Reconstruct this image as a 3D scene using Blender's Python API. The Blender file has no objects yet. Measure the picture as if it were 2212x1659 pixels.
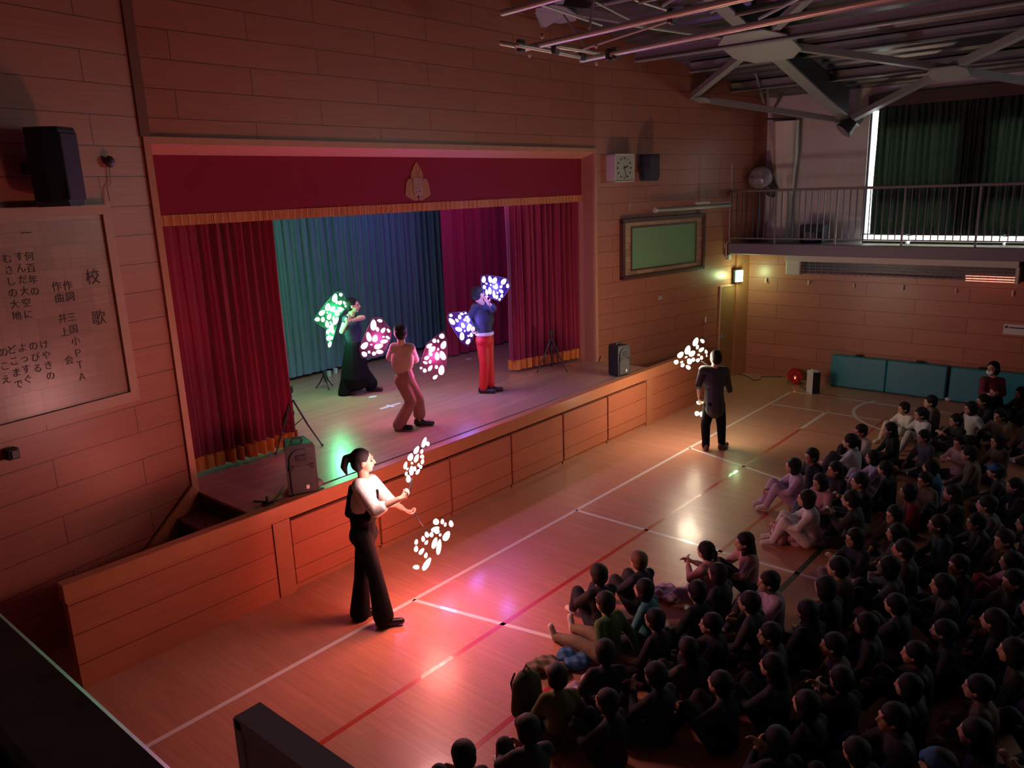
import bpy, math, random
from mathutils import Vector, Matrix
from math import sin, cos, pi, atan2, radians
random.seed(7)
SC = bpy.context.scene
COL = SC.collection

# ------------------------------------------------------------------ camera
CF, CP, YAW, PIT, ROL = 1696.01, Vector((-7.8887, -8.0619, 4.1253)), 0.8576, -0.243, -0.0358
FWD = Vector((sin(YAW)*cos(PIT), cos(YAW)*cos(PIT), sin(PIT)))
_r0 = Vector((cos(YAW), -sin(YAW), 0)); _u0 = _r0.cross(FWD)
RGT = _r0*cos(ROL) + _u0*sin(ROL); UPV = -_r0*sin(ROL) + _u0*cos(ROL)
HR = Vector((cos(YAW), -sin(YAW), 0)); HF = Vector((sin(YAW), cos(YAW), 0)); HU = Vector((0, 0, 1))
cam = bpy.data.objects.new('camera', bpy.data.cameras.new('camera')); COL.objects.link(cam)
m = Matrix.Identity(4)
for i in range(3):
    m[i][0], m[i][1], m[i][2], m[i][3] = RGT[i], UPV[i], -FWD[i], CP[i]
cam.matrix_world = m
cam.data.sensor_fit = 'HORIZONTAL'; cam.data.sensor_width = 36; cam.data.lens = CF/2212*36
cam.data.clip_start = .05; cam.data.clip_end = 100
SC.camera = cam

# ------------------------------------------------------------------ world, exposure, added fill lamps
W = bpy.data.worlds.new('world'); SC.world = W; W.use_nodes = True
W.node_tree.nodes['Background'].inputs[0].default_value = (.25, .2, .3, 1)
W.node_tree.nodes['Background'].inputs[1].default_value = .006
SC.view_settings.view_transform = 'Standard'; SC.view_settings.look = 'None'
SC.view_settings.gamma = 1; SC.view_settings.use_curve_mapping = False
SC.view_settings.exposure = 0.0
def area_lamp(name, loc, target, size, power, color, spread=180, sy=None):
    l = bpy.data.lights.new(name, 'AREA'); l.energy = power; l.color = color
    l.shape = 'RECTANGLE'; l.size = size; l.size_y = sy or size; l.spread = radians(spread)
    o = bpy.data.objects.new(name, l); COL.objects.link(o); o.location = loc
    o.rotation_euler = (Vector(target)-Vector(loc)).to_track_quat('-Z', 'Y').to_euler()
    return o
# added wash lamps above the valance colour the curtains; no fixtures known
area_lamp('stage_fill_green', (-1.9, 2.4, 4.5), (-1.2, 3.6, 2.2), .8, 13, (.12, 1, .50))
area_lamp('stage_fill_blue', (1.2, 2.0, 4.5), (1.2, 3.5, 2.6), .8, 11, (.10, .2, 1))
area_lamp('stage_fill_magenta', (2.3, .9, 4.5), (3.2, 2.6, 2.4), .8, 16, (.85, .25, 1))
area_lamp('stage_fill_rose', (-.5, .9, 4.5), (-.2, .9, 1), 
          .3, 26, (1, .5, .7), spread=95, sy=2.5)
area_lamp('roof_fill', (5.0, -12.5, 6.0), (6.5, -3.5, 6.4), 2.5, 6, (.8, .78, 1))  # free-hanging lamp added as fill towards the roof; no window here

# ------------------------------------------------------------------ projection helper (points of the place seen at a pixel)
def ray(u, v): return FWD + RGT*((u-1106)/CF) - UPV*((v-829.5)/CF)
def on(u, v, ax, val):
    d = ray(u, v); return CP + d*((val-CP[ax])/d[ax])
def onp(u, v, n, d0):
    d = ray(u, v); n = Vector(n); return CP + d*((d0-n.dot(CP))/n.dot(d))
KS = .19                       # splay of the walls on both sides of the stage
def spR(u, v): return onp(u, v, (KS, 1, 0), KS*3.84)
def spL(u, v): return onp(u, v, (-KS, 1, 0), KS*4.04)
def dep(base, u, v, df=0):     # point on a vertical plane facing the gallery, df behind the base point
    d = ray(u, v); D = (Vector(base)-CP).dot(HF)+df
    return CP + d*(D/d.dot(HF))

# ------------------------------------------------------------------ materials
MATS = {}
def mat(name, col, rough=.6, metal=0, emit=None, es=0, noise=0, nscale=20, bump=0, bscale=80, spec=.5, alpha=1, coat=0, sheen=0):
    if name in MATS: return MATS[name]
    M = bpy.data.materials.new(name); M.use_nodes = True; nt = M.node_tree; b = nt.nodes['Principled BSDF']
    b.inputs['Base Color'].default_value = (*col, 1); b.inputs['Roughness'].default_value = rough
    b.inputs['Metallic'].default_value = metal; b.inputs['Specular IOR Level'].default_value = spec
    b.inputs['Alpha'].default_value = alpha; b.inputs['Coat Weight'].default_value = coat
    b.inputs['Sheen Weight'].default_value = sheen
    if emit: b.inputs['Emission Color'].default_value = (*emit, 1); b.inputs['Emission Strength'].default_value = es
    tc = nt.nodes.new('ShaderNodeTexCoord')
    n = nt.nodes.new('ShaderNodeTexNoise'); n.inputs['Scale'].default_value = nscale; n.inputs['Detail'].default_value = 4
    nt.links.new(tc.outputs['Object'], n.inputs['Vector'])
    if noise:
        mx = nt.nodes.new('ShaderNodeMix'); mx.data_type = 'RGBA'
        mx.inputs[6].default_value = (*[c*(1-noise) for c in col], 1); mx.inputs[7].default_value = (*[min(1, c*(1+noise)) for c in col], 1)
        nt.links.new(n.outputs[0], mx.inputs[0]); nt.links.new(mx.outputs[2], b.inputs['Base Color'])
    if bump:
        n2 = nt.nodes.new('ShaderNodeTexNoise'); n2.inputs['Scale'].default_value = bscale
        nt.links.new(tc.outputs['Object'], n2.inputs['Vector'])
        bp = nt.nodes.new('ShaderNodeBump'); bp.inputs['Strength'].default_value = bump; bp.inputs['Distance'].default_value = .01
        nt.links.new(n2.outputs[0], bp.inputs['Height']); nt.links.new(bp.outputs[0], b.inputs['Normal'])
    MATS[name] = M; return M

def plank_mat(name, c1, c2, mortar, bw, rh, ox, oz, swz, rough=.35, msize=.004, coat=0, bump=.25, grain=(1.5, 40)):
    """tongue-and-groove boards: swz picks which object axes run along / across the boards"""
    M = bpy.data.materials.new(name); M.use_nodes = True; nt = M.node_tree; b = nt.nodes['Principled BSDF']; L = nt.links.new
    tc = nt.nodes.new('ShaderNodeTexCoord'); sp = nt.nodes.new('ShaderNodeSeparateXYZ'); L(tc.outputs['Object'], sp.inputs[0])
    cb = nt.nodes.new('ShaderNodeCombineXYZ')
    ax = nt.nodes.new('ShaderNodeMath'); ax.inputs[1].default_value = -ox; L(sp.outputs[swz[0]], ax.inputs[0]); L(ax.outputs[0], cb.inputs[0])
    ay = nt.nodes.new('ShaderNodeMath'); ay.inputs[1].default_value = -oz; L(sp.outputs[swz[1]], ay.inputs[0]); L(ay.outputs[0], cb.inputs[1])
    br = nt.nodes.new('ShaderNodeTexBrick'); L(cb.outputs[0], br.inputs['Vector'])
    br.inputs['Scale'].default_value = 1; br.inputs['Brick Width'].default_value = bw; br.inputs['Row Height'].default_value = rh
    br.inputs['Mortar Size'].default_value = msize; br.inputs['Mortar Smooth'].default_value = .3
    br.inputs['Color1'].default_value = (*c1, 1); br.inputs['Color2'].default_value = (*c2, 1); br.inputs['Mortar'].default_value = (*mortar, 1)
    mp = nt.nodes.new('ShaderNodeMapping'); mp.inputs['Scale'].default_value = (grain[0], grain[1], 1); L(cb.outputs[0], mp.inputs[0])
    n = nt.nodes.new('ShaderNodeTexNoise'); n.inputs['Scale'].default_value = 1; n.inputs['Detail'].default_value = 5; L(mp.outputs[0], n.inputs['Vector'])
    rmp = nt.nodes.new('ShaderNodeMapRange'); rmp.inputs[1].default_value = .3; rmp.inputs[2].default_value = .7; rmp.inputs[3].default_value = .90; rmp.inputs[4].default_value = 1.08
    L(n.outputs[0], rmp.inputs[0])
    mx = nt.nodes.new('ShaderNodeMix'); mx.data_type = 'RGBA'; mx.blend_type = 'MULTIPLY'; mx.inputs[0].default_value = 1
    L(br.outputs['Color'], mx.inputs[6]); L(rmp.outputs[0], mx.inputs[7]); L(mx.outputs[2], b.inputs['Base Color'])
    bp = nt.nodes.new('ShaderNodeBump'); bp.inputs['Strength'].default_value = bump; bp.inputs['Distance'].default_value = .006; bp.invert = True
    L(br.outputs['Fac'], bp.inputs['Height']); L(bp.outputs[0], b.inputs['Normal'])
    b.inputs['Roughness'].default_value = rough; b.inputs['Coat Weight'].default_value = coat; b.inputs['Coat Roughness'].default_value = .12
    return M
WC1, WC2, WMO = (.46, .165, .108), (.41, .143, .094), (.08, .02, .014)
RH = .2825
white_paint = mat('white_paint', (.78, .72, .74), .6, noise=.08, nscale=2)
trim_wood = mat('trim_wood', (.47, .18, .09), .4, noise=.15, nscale=12)
frame_wood = mat('frame_wood', (.58, .25, .16), .4, noise=.15, nscale=12)
steel = mat('painted_steel', (.34, .34, .35), .45, .2, noise=.15)
dark_steel = mat('dark_steel', (.10, .10, .11), .4, .5, noise=.15)
grey_paint = mat('grey_paint', (.20, .18, .20), .45, .1, noise=.1)
black_plastic = mat('black_plastic', (.018, .018, .022), .45, bump=.2, bscale=300)
black_mesh = mat('speaker_grille', (.06, .06, .065), .5, .3, bump=.8, bscale=900)
gold_fringe = mat('gold_fringe', (.75, .23, .045), .7, noise=.35, nscale=60, bump=.5, bscale=120)
red_velvet = mat('red_velvet', (.28, .002, .04), .8, noise=.15, nscale=8, sheen=.3)
skin = mat('skin', (.52, .31, .22), .55, noise=.06, nscale=30)
hairm = mat('black_hair', (.009, .007, .008), .6, spec=.25, noise=.4, nscale=60, bump=.6, bscale=150)
brownhair = mat('brown_hair', (.12, .06, .03), .5, noise=.4, nscale=60, bump=.6, bscale=150)

# ------------------------------------------------------------------ mesh builder
class MB:
    def __init__(s): s.v = []; s.f = []
    def add(s, vs, fs):
        o = len(s.v); s.v += [Vector(p) for p in vs]; s.f += [tuple(i+o for i in f) for f in fs]; return s
    def box(s, c, d, R=None, bev=0):
        hx, hy, hz = d[0]/2, d[1]/2, d[2]/2; c = Vector(c)
        b = min(bev, hx*.9, hy*.9, hz*.9)
        if b <= 0:
            vs = [Vector((x, y, z)) for x in (-hx, hx) for y in (-hy, hy) for z in (-hz, hz)]
            fs = [(0, 1, 3, 2), (4, 6, 7, 5), (0, 4, 5, 1), (2, 3, 7, 6), (0, 2, 6, 4), (1, 5, 7, 3)]
        else:
            vs = []; idx = {}
            for sx in (-1, 1):
                for sy in (-1, 1):
                    for sz in (-1, 1):
                        for a in range(3):
                            p = [sx*hx, sy*hy, sz*hz]
                            for k in range(3):
                                if k != a: p[k] -= (sx, sy, sz)[k]*b
                            idx[(sx, sy, sz, a)] = len(vs); vs.append(Vector(p))
            fs = []
            for a in range(3):
                o1, o2 = (a+1) % 3, (a+2) % 3
                for sg in (-1, 1):
                    q = []
                    for t1, t2 in ((-1, -1), (1, -1), (1, 1), (-1, 1)):
                        k = [0, 0, 0]; k[a] = sg; k[o1] = t1; k[o2] = t2; q.append(idx[(*k, a)])
                    fs.append(tuple(q if sg > 0 else q[::-1]))
                for t1 in (-1, 1):
                    for t2 in (-1, 1):
                        k0 = [0, 0, 0]; k1 = [0, 0, 0]; k0[a] = -1; k1[a] = 1
                        for k in (k0, k1): k[o1] = t1; k[o2] = t2
                        q = (idx[(*k0, o1)], idx[(*k1, o1)], idx[(*k1, o2)], idx[(*k0, o2)])
                        fs.append(q if t1*t2 > 0 else q[::-1])
            for sx in (-1, 1):
                for sy in (-1, 1):
                    for sz in (-1, 1):
                        q = tuple(idx[(sx, sy, sz, a)] for a in range(3)); fs.append(q if sx*sy*sz > 0 else q[::-1])
        if R is not None: vs = [R @ p for p in vs]
        return s.add([p+c for p in vs], fs)
    def bb(s, x0, x1, y0, y1, z0, z1, bev=0): return s.box(((x0+x1)/2, (y0+y1)/2, (z0+z1)/2), (abs(x1-x0), abs(y1-y0), abs(z1-z0)), None, bev)
    def rings(s, pts, rad, n=10, cap=True):
        pts = [Vector(p) for p in pts]
        if not hasattr(rad, '__len__'): rad = [rad]*len(pts)
        vs = []; fs = []; prev = None
        for i, p in enumerate(pts):
            t = (pts[min(i+1, len(pts)-1)]-pts[max(i-1, 0)]).normalized()
            if prev is None: a = t.orthogonal().normalized()
            else: a = (prev-t*prev.dot(t)).normalized()
            prev = a; b = t.cross(a); r = rad[i]
            ra, rb = (r if hasattr(r, '__len__') else (r, r))
            vs += [p+a*(cos(2*pi*k/n)*ra)+b*(sin(2*pi*k/n)*rb) for k in range(n)]
            if i:
                o = (i-1)*n
                fs += [(o+k, o+(k+1) % n, o+n+(k+1) % n, o+n+k) for k in range(n)]
        if cap:
            fs.append(tuple(range(n))[::-1]); fs.append(tuple(range((len(pts)-1)*n, len(pts)*n)))
        return s.add(vs, fs)
    def cyl(s, a, b, r0, r1=None, n=12): return s.rings([a, b], [r0, r0 if r1 is None else r1], n)
    def bar(s, a, b, w, h):
        a = Vector(a); b = Vector(b); t = (b-a); L = t.length; t.normalize()
        sd = t.cross(Vector((0, 0, 1)))
        if sd.length < 1e-3: sd = Vector((1, 0, 0))
        sd.normalize(); up = sd.cross(t)
        R = Matrix((sd, t, up)).transposed(); return s.box((a+b)/2, (w, L, h), R)
    def caps(s, a, b, ra, rb, n=12, k=4):
        a = Vector(a); b = Vector(b); t = (b-a)
        if t.length < 1e-5: t = Vector((0, 0, 1e-4)); b = a+t
        t.normalize(); pts = []; rad = []
        for i in range(k+1):
            th = pi/2*i/k; pts.append(a-t*(ra*cos(th))); rad.append(max(1e-4, ra*sin(th)))
        for i in range(k+1):
            th = pi/2*(1-i/k); pts.append(b+t*(rb*cos(th))); rad.append(max(1e-4, rb*sin(th)))
        return s.rings(pts, rad, n)
    def ell(s, c, r, R=None, n=16, k=10):
        vs = []; fs = []; c = Vector(c)
        for i in range(1, k):
            th = pi*i/k
            vs += [Vector((r[0]*sin(th)*cos(2*pi*j/n), r[1]*sin(th)*sin(2*pi*j/n), r[2]*cos(th))) for j in range(n)]
        top = len(vs); vs += [Vector((0, 0, r[2])), Vector((0, 0, -r[2]))]
        for i in range(k-2): fs += [(i*n+j, (i+1)*n+j, (i+1)*n+(j+1) % n, i*n+(j+1) % n) for j in range(n)]
        fs += [(top, j, (j+1) % n) for j in range(n)]
        o = (k-2)*n; fs += [(top+1, o+(j+1) % n, o+j) for j in range(n)]
        if R is not None: vs = [R @ p for p in vs]
        return s.add([p+c for p in vs], fs)
    def prism(s, poly, O, X, Y, th):
        O = Vector(O); X = Vector(X); Y = Vector(Y); N = X.cross(Y).normalized(); n = len(poly)
        a = [O+X*p[0]+Y*p[1]-N*(th/2) for p in poly]; b = [p+N*th for p in a]
        fs = [tuple(range(n))[::-1], tuple(range(n, 2*n))]+[(i, (i+1) % n, n+(i+1) % n, n+i) for i in range(n)]
        return s.add(a+b, fs)
    def build(s, name, m_, parent=None, smooth=False, local=False, origin=None):
        off = Vector((0, 0, 0))
        if parent is not None and not local:
            p = parent
            while p is not None: off += p.location; p = p.parent
        loc = Vector((0, 0, 0))
        if parent is None and not local:
            xs = [p.x for p in s.v]; ys = [p.y for p in s.v]; zs = [p.z for p in s.v]
            loc = Vector(origin) if origin is not None else Vector(((min(xs)+max(xs))/2, (min(ys)+max(ys))/2, min(zs))); off = loc
        me = bpy.data.meshes.new(name); me.from_pydata([p-off for p in s.v], [], s.f); me.update()
        if smooth: me.shade_smooth()
        o = bpy.data.objects.new(name, me); COL.objects.link(o); o.location = loc
        if m_: me.materials.append(m_)
        if parent is not None: o.parent = parent
        return o
def tag(o, label=None, cat=None, group=None, kind=None):
    if label: o['label'] = label
    if cat: o['category'] = cat
    if group: o['group'] = group
    if kind: o['kind'] = kind
    return o
def thing(name, loc, label, cat, group=None):
    o = bpy.data.objects.new(name, None); COL.objects.link(o); o.location = loc; o.empty_display_size = .1
    return tag(o, label, cat, group)
def struct(o): o['kind'] = 'structure'; return o
def hull(pts):
    pts = sorted(set((round(a, 4), round(b, 4)) for a, b in pts))
    def half(ps):
        h = []
        for p in ps:
            while len(h) > 1 and (h[-1][0]-h[-2][0])*(p[1]-h[-2][1])-(h[-1][1]-h[-2][1])*(p[0]-h[-2][0]) <= 0: h.pop()
            h.append(p)
        return h
    a = half(pts); b = half(pts[::-1]); return a[:-1]+b[:-1]

def fan_lamp(parent, loc, color, power, radius=.12):
    l = bpy.data.lights.new('glow_lamp', 'POINT'); l.energy = power; l.color = color; l.shadow_soft_size = radius
    o = bpy.data.objects.new('glow_lamp', l); COL.objects.link(o); o.parent = parent; o.location = loc; return o
# ================================================================== SETTING
# floor -----------------------------------------------------------
fm = plank_mat('gym_floor_boards', (.56, .26, .165), (.51, .235, .15), (.36, .15, .09), 1.2, .075, 0, 0, (1, 0), .37, .0012, coat=.10, bump=.35, grain=(2, 30))
fm.node_tree.nodes['Principled BSDF'].inputs['Specular IOR Level'].default_value = .38
fl = struct(MB().bb(-8.9, 9.2, -15.6, .3, -.15, 0).build('floor', fm, origin=(0, 0, 0)))
lw = mat('court_line_white', (.78, .72, .68), .3, coat=.4); lr = mat('court_line_red', (.50, .045, .02), .3, coat=.4); lg = mat('court_line_green', (.03, .09, .045), .3, coat=.4)
def line(p, q, m_, w=.05):
    p = Vector((p[0], p[1], .001)); q = Vector((q[0], q[1], .001))
    d = (q-p).normalized(); n = Vector((-d.y, d.x, 0))*w/2
    MB().add([p-n, q-n, q+n, p+n, p-n-HU*.0008, q-n-HU*.0008, q+n-HU*.0008, p+n-HU*.0008], [(0, 1, 2, 3), (4, 7, 6, 5), (0, 4, 5, 1), (1, 5, 6, 2), (2, 6, 7, 3), (3, 7, 4, 0)]).build('court_line', m_, fl)
B, C2, D2 = -2.36, -3.42, -4.40
line((-7.25, B), (7.27, B), lw); line((7.25, B), (7.25, -15), lw); line((-7.25, B), (-7.25, -15), lw)
a = on(1280, 1400, 2, 0); line((-3, B), (a.x+(a.x+3)*.6, a.y+(a.y-B)*.6), lw)
a = on(1683, 1034, 2, 0); line((3, B), (a.x+(a.x-3)*1.2, a.y+(a.y-B)*1.2), lw)
line((-.1, B), (-.1, -8.5), lw)
a = on(1663, 872, 2, 0); b_ = on(1904, 911, 2, 0); line((a.x, B), (a.x, -12), lw, .04)
a = on(1727, 926, 2, 0); line((-7.2, C2), (a.x, C2), lr, .05); line((a.x, C2), (on(1789, 887, 2, 0).x, C2), lw, .06)
line((-7.2, D2), (6.4, D2), lr, .05); line((a.x, C2), (a.x, -12), lr, .03)
a = on(1785, 1175, 2, 0); line((-2, a.y), (6.4, a.y), lg, .06)
a = on(1725, 1262, 2, 0); 
t1 = on(1225, 1395, 2, 0); line((t1.x-.1, t1.y-.02), (t1.x+.02, t1.y-.02), lw, .08)
pc = [on(1890, 866, 2, 0), on(1845, 885, 2, 0), on(1870, 915, 2, 0)]
ax_, ay_ = pc[0].xy; bx_, by_ = pc[1].xy; cx_, cy_ = pc[2].xy
dd = 2*(ax_*(by_-cy_)+bx_*(cy_-ay_)+cx_*(ay_-by_))
ux = ((ax_**2+ay_**2)*(by_-cy_)+(bx_**2+by_**2)*(cy_-ay_)+(cx_**2+cy_**2)*(ay_-by_))/dd
uy = ((ax_**2+ay_**2)*(cx_-bx_)+(bx_**2+by_**2)*(ax_-cx_)+(cx_**2+cy_**2)*(bx_-ax_))/dd
rr = ((ax_-ux)**2+(ay_-uy)**2)**.5
am = MB(); N_ = 40
t0 = atan2(ay_-uy, ax_-ux); t2 = atan2(cy_-uy, cx_-ux); tm = atan2(by_-uy, bx_-ux)
if (tm-t0) % (2*pi) > (t2-t0) % (2*pi): t0, t2 = t2, t0
span = ((t2-t0) % (2*pi))*1.3
ring = []
for i in range(N_+1):
    th = t0+span*i/N_ - (0 if (atan2(ay_-uy, ax_-ux) == t0) else span*.23)
    ring += [(ux+(rr-.03)*cos(th), uy+(rr-.03)*sin(th), .0012), (ux+(rr+.03)*cos(th), uy+(rr+.03)*sin(th), .0012)]
am.add(ring, [(2*i, 2*i+1, 2*i+3, 2*i+2) for i in range(N_)]).build('court_line', lw, fl)

# walls -----------------------------------------------------------
wm_flat = plank_mat('wall_boards_centre', WC1, WC2, WMO, 1.79, RH, -3.64, 2.40, (0, 2))
wm_R = plank_mat('wall_boards_right_splay', WC1, WC2, WMO, 1.79, RH, .43+.895, 2.40, (0, 2))
wm_L = plank_mat('wall_boards_left_splay', WC1, WC2, WMO, 1.79, RH, -1.425, 2.40, (0, 2))
wm_S = plank_mat('wall_boards_side', WC1, WC2, WMO, 1.79, RH, -2.44, 2.40, (1, 2))
XL, XR, ZT = -3.98, 3.78, 4.69        # proscenium opening
w = MB().bb(-4.04, 3.84, 0, .22, ZT+.06, 7.6); w.bb(-4.04, XL, 0, .22, 0, ZT+.06); w.bb(XR, 3.84, 0, .22, 0, ZT+.06)
struct(w.build('wall_stage', wm_flat, origin=(0, 0, 0)))
L_ = 5.3; ang = atan2(KS, 1)
o = struct(MB().bb(0, L_, 0, .2, 0, 7.6).build('wall_stage_right', wm_R, local=True)); o.location = (3.84, 0, 0); o.rotation_euler.z = -ang
o = struct(MB().bb(-L_, 0, 0, .2, 0, 7.6).build('wall_stage_left', wm_L, local=True)); o.location = (-4.04, 0, 0); o.rotation_euler.z = ang
struct(MB().bb(8.3, 8.75, -15.6, -.85, 0, 2.66).build('wall_right', wm_S, origin=(8.3, 0, 0)))
up = MB(); up.bb(8.85, 9.05, -3.0, 0, 2.8, 7.4); up.bb(8.85, 9.05, -15.6, -3.0, 5.35, 7.4); up.bb(8.85, 9.05, -15.6, -3.0, 2.8, 2.84)
up.bb(8.85, 9.05, -9.2, -8.6, 2.8, 5.4); struct(up.build('wall_right_upper', white_paint))
struct(MB().bb(-9.05, -8.85, -15.6, 0, 0, 7.4).build('wall_left', mat('rear_wall_low_bounce', (.10, .05, .035), .7)))  # dark tone put on the unseen walls to cut bounced light
struct(MB().bb(-8.9, 9.05, -15.8, -15.6, 0, 7.6).build('wall_back', mat('rear_wall_low_bounce', (.10, .05, .035), .7)))
# corner pilaster and door on the right splay
def splay_box(name, m_, s0, s1, y0, y1, z0, z1, side=1, bev=0, parent=None):
    o = MB().bb(*(s0, s1) if side > 0 else (-s1, -s0), y0, y1, z0, z1, bev).build(name, m_, local=True)
    o.location = (3.84, 0, 0) if side > 0 else (-4.04, 0, 0); o.rotation_euler.z = -ang*side
    return o
def sR(u, v): p = spR(u, v); return (p.xy-Vector((3.84, 0))).length, p.z
def sL(u, v): p = spL(u, v); return (p.xy-Vector((-4.04, 0))).length, p.z
s0 = sR(1583, 700)[0]
struct(splay_box('trim_1', trim_wood, s0, 4.62, -.06, 0, 0, 2.66))
ds0, dz = sR(1554, 618)
d = struct(splay_box('door_1', mat('door_wood', (.34, .15, .075), .4, noise=.15, nscale=10), ds0+.03, s0, -.012, .0, 0.0, dz-.03))
dm = MB(); dm.bb(ds0, ds0+.03, -.03, 0, 0, dz); dm.bb(ds0+.03, s0, -.03, 0, dz-.03, dz)
q = dm.build('door_frame', mat('pale_trim', (.6, .35, .24), .4), local=True); q.parent = d
dm = MB(); dm.bb(ds0+.07, ds0+.10, -.05, -.012, .9, 1.02, .005); q = dm.build('door_handle', steel, local=True); q.parent = d
struct(MB().bb(-4.07, -3.97, -.03, -.001, ZT+.07, 7.2).build('trim_5', mat('batten_wood', (.22, .08, .05), .5, noise=.1)))
# proscenium frame
pf = MB(); pf.bb(XL-.07, XL, -.035, .45, 1.0, ZT+.07); pf.bb(XR, XR+.07, -.035, .45, 1.0, ZT+.07); pf.bb(XL, XR, -.035, .42, ZT, ZT+.07); pf.add([(XL, -.03, ZT), (XR, -.03, ZT), (XR, .24, 4.60), (XL, .24, 4.60), (XL, .26, ZT), (XR, .26, ZT), (XR, .26, 4.60), (XL, .26, 4.60)], [(0, 3, 2, 1), (4, 5, 6, 7), (3, 7, 6, 2), (0, 1, 5, 4), (0, 4, 7, 3), (1, 2, 6, 5)])
struct(pf.build('trim_2', frame_wood))
# ceiling: folded metal deck rising to the ridge
cm = mat('metal_deck', (.15, .155, .16), .34, .5, noise=.25, nscale=3)
c = MB(); zr = lambda x: 7.32-.173*abs(x)
prof = []
x = -9.2
while x < 9.2:
    for dx, dz_ in ((0, 0), (.14, 0), (.18, .07), (.26, .07)): prof.append((x+dx, zr(x+dx)+dz_))
    x += .30
vs = []; fs = []
for (px, pz) in prof: vs += [(px, -15.8, pz), (px, .3, pz)]
for i in range(len(prof)-1): fs.append((2*i, 2*i+1, 2*i+3, 2*i+2))
n0 = len(vs)
for (px, pz) in prof: vs += [(px, -15.8, pz+.15), (px, .3, pz+.15)]
for i in range(len(prof)-1): fs.append((n0+2*i, n0+2*i+2, n0+2*i+3, n0+2*i+1))
struct(c.add(vs, fs).build('ceiling', cm))

# roof steel lattice ------------------------------------------------
zl = lambda x: 5.18+.236*(8.6-abs(x)) if abs(x) > 0 else 5.18+.236*8.6
def node(x, y): return Vector((x, y, zl(x)))
girders = [((8.6, -2.66), (4.4, -2.66)), ((4.4, -2.66), (.1, -2.66)), ((8.6, -7.06), (4.4, -7.06)), ((4.4, -7.06), (.1, -7.06))]
for i, (p, q) in enumerate(girders):
    P, Q = node(*p), node(*q); t = thing('roof_girder', P, ['deep steel roof girder rising from the wall bracket above the spotlight', 'steel roof girder running from the big gusset plate towards the ridge', 'steel roof girder rising from the right wall over the dark audience', 'inner steel roof girder above the audience'][i], 'girder', 'roof girders')
    g = MB(); g.bar(P, Q, .22, .03); g.build('bottom_flange', steel, t)
    g = MB(); P2 = P+HU*.02; Q2 = Q+HU*.02
    for sx in (-.008, .008): g.add([P2+Vector((0, sx, 0)), Q2+Vector((0, sx, 0)), Vector((Q.x, Q.y+sx, zr(Q.x)-.05)), Vector((P.x, P.y+sx, zr(P.x)-.05))], [(0, 1, 2, 3)])
    g.build('web', dark_steel, t)
braces = [((6.4, -.46), (4.4, -2.66), 'pale steel brace from the wall over the clock side to the gusset plate'), ((6.4, -4.86), (4.4, -2.66), 'steel brace between the two roof plates right of centre'),
          ((6.4, -4.86), (8.6, -2.66), 'steel brace lit by the window slit'), ((6.4, -.46), (8.6, -2.66), 'long horizontal steel tie along the stage wall under the roof'),
          ((4.4, -2.66), (2.2, -4.86), 'steel brace leaving the gusset plate to the upper right'), ((4.4, -2.66), (2.2, -.46), 'steel brace leaving the gusset plate to the upper left'),
          ((6.4, -4.86), (4.4, -7.06), 'steel brace crossing the top right of the roof'), ((6.4, -4.86), (8.6, -7.06), 'steel brace from the right roof plate out of frame'),
          ((2.2, -.46), (0, -2.66), 'steel brace above the folded basketball frame')]
for p, q, lab in braces:
    P, Q = node(*p), node(*q); 
    tag(MB().bar(P, Q, .13, .10).build('roof_brace', steel), lab, 'roof brace', 'diagonal roof braces')
for (x_, y_, s_, lab) in ((4.4, -2.66, .60, 'large grey steel gusset plate where four roof members meet'), (6.4, -4.86, .30, 'grey steel gusset plate further right under the roof'), (6.4, -.70, .15, 'small gusset plate fixed at the stage wall'), (2.2, -.46, .3, 'pale gusset plate above the folded basketball frame'), (8.6, -2.66, .22, 'gusset plate at the wall bracket above the spotlight')):
    P = node(x_, y_); X_ = Vector((1, 0, -.236)).normalized(); Y_ = Vector((0, 1, 0))
    s_ = s_*1.0; poly = [(-s_, -s_*.5), (-s_*.5, -s_*.9), (s_*.5, -s_*.9), (s_, -s_*.5), (s_, s_*.5), (s_*.5, s_*.9), (-s_*.5, s_*.9), (-s_, s_*.5)]
    tag(MB().prism(poly, P-HU*.07, X_, Y_, .02).build('gusset_plate', mat('pale_steel', (.42, .41, .43), .45, .2)), lab, 'steel plate', 'roof gusset plates')
for i, (x_, lab) in enumerate(((4.19, 'steel beam under the deck, starting on the stage wall behind the pipes'), (6.1, 'thin steel purlin under the deck towards the right wall'), (7.6, 'thin steel purlin nearest the right wall'), (2.6, 'steel purlin above the folded basketball frame'))):
    z_ = 6.16 if i == 0 else zr(x_)-.12
    g = MB(); g.bb(x_-.07, x_+.07, -12, -.6 if x_ > 4 else -.02, z_-.05, z_-.03); g.bb(x_-.012, x_+.012, -12, -.6 if x_ > 4 else -.02, z_-.03, z_+.10); g.bb(x_-.07, x_+.07, -12, -.6 if x_ > 4 else -.02, z_+.10, z_+.12)
    tag(g.build('roof_purlin', steel), lab, 'purlin', 'roof purlins')
# short struts at the corner
for (a_, b_2, lab) in (((1632, 155), (1650, 222), 'thin steel strut near the corner, leaning right'), ((1710, 172), (1672, 235), 'thin steel strut near the corner, leaning left'), ((1657, 165), (1660, 240), 'upright steel strut in the corner above the white curtain')):
    tag(MB().bar(on(*a_, 1, -1.4), on(*b_2, 1, -1.2), .04, .04).build('roof_strut', steel), lab, 'strut', 'corner struts')

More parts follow.
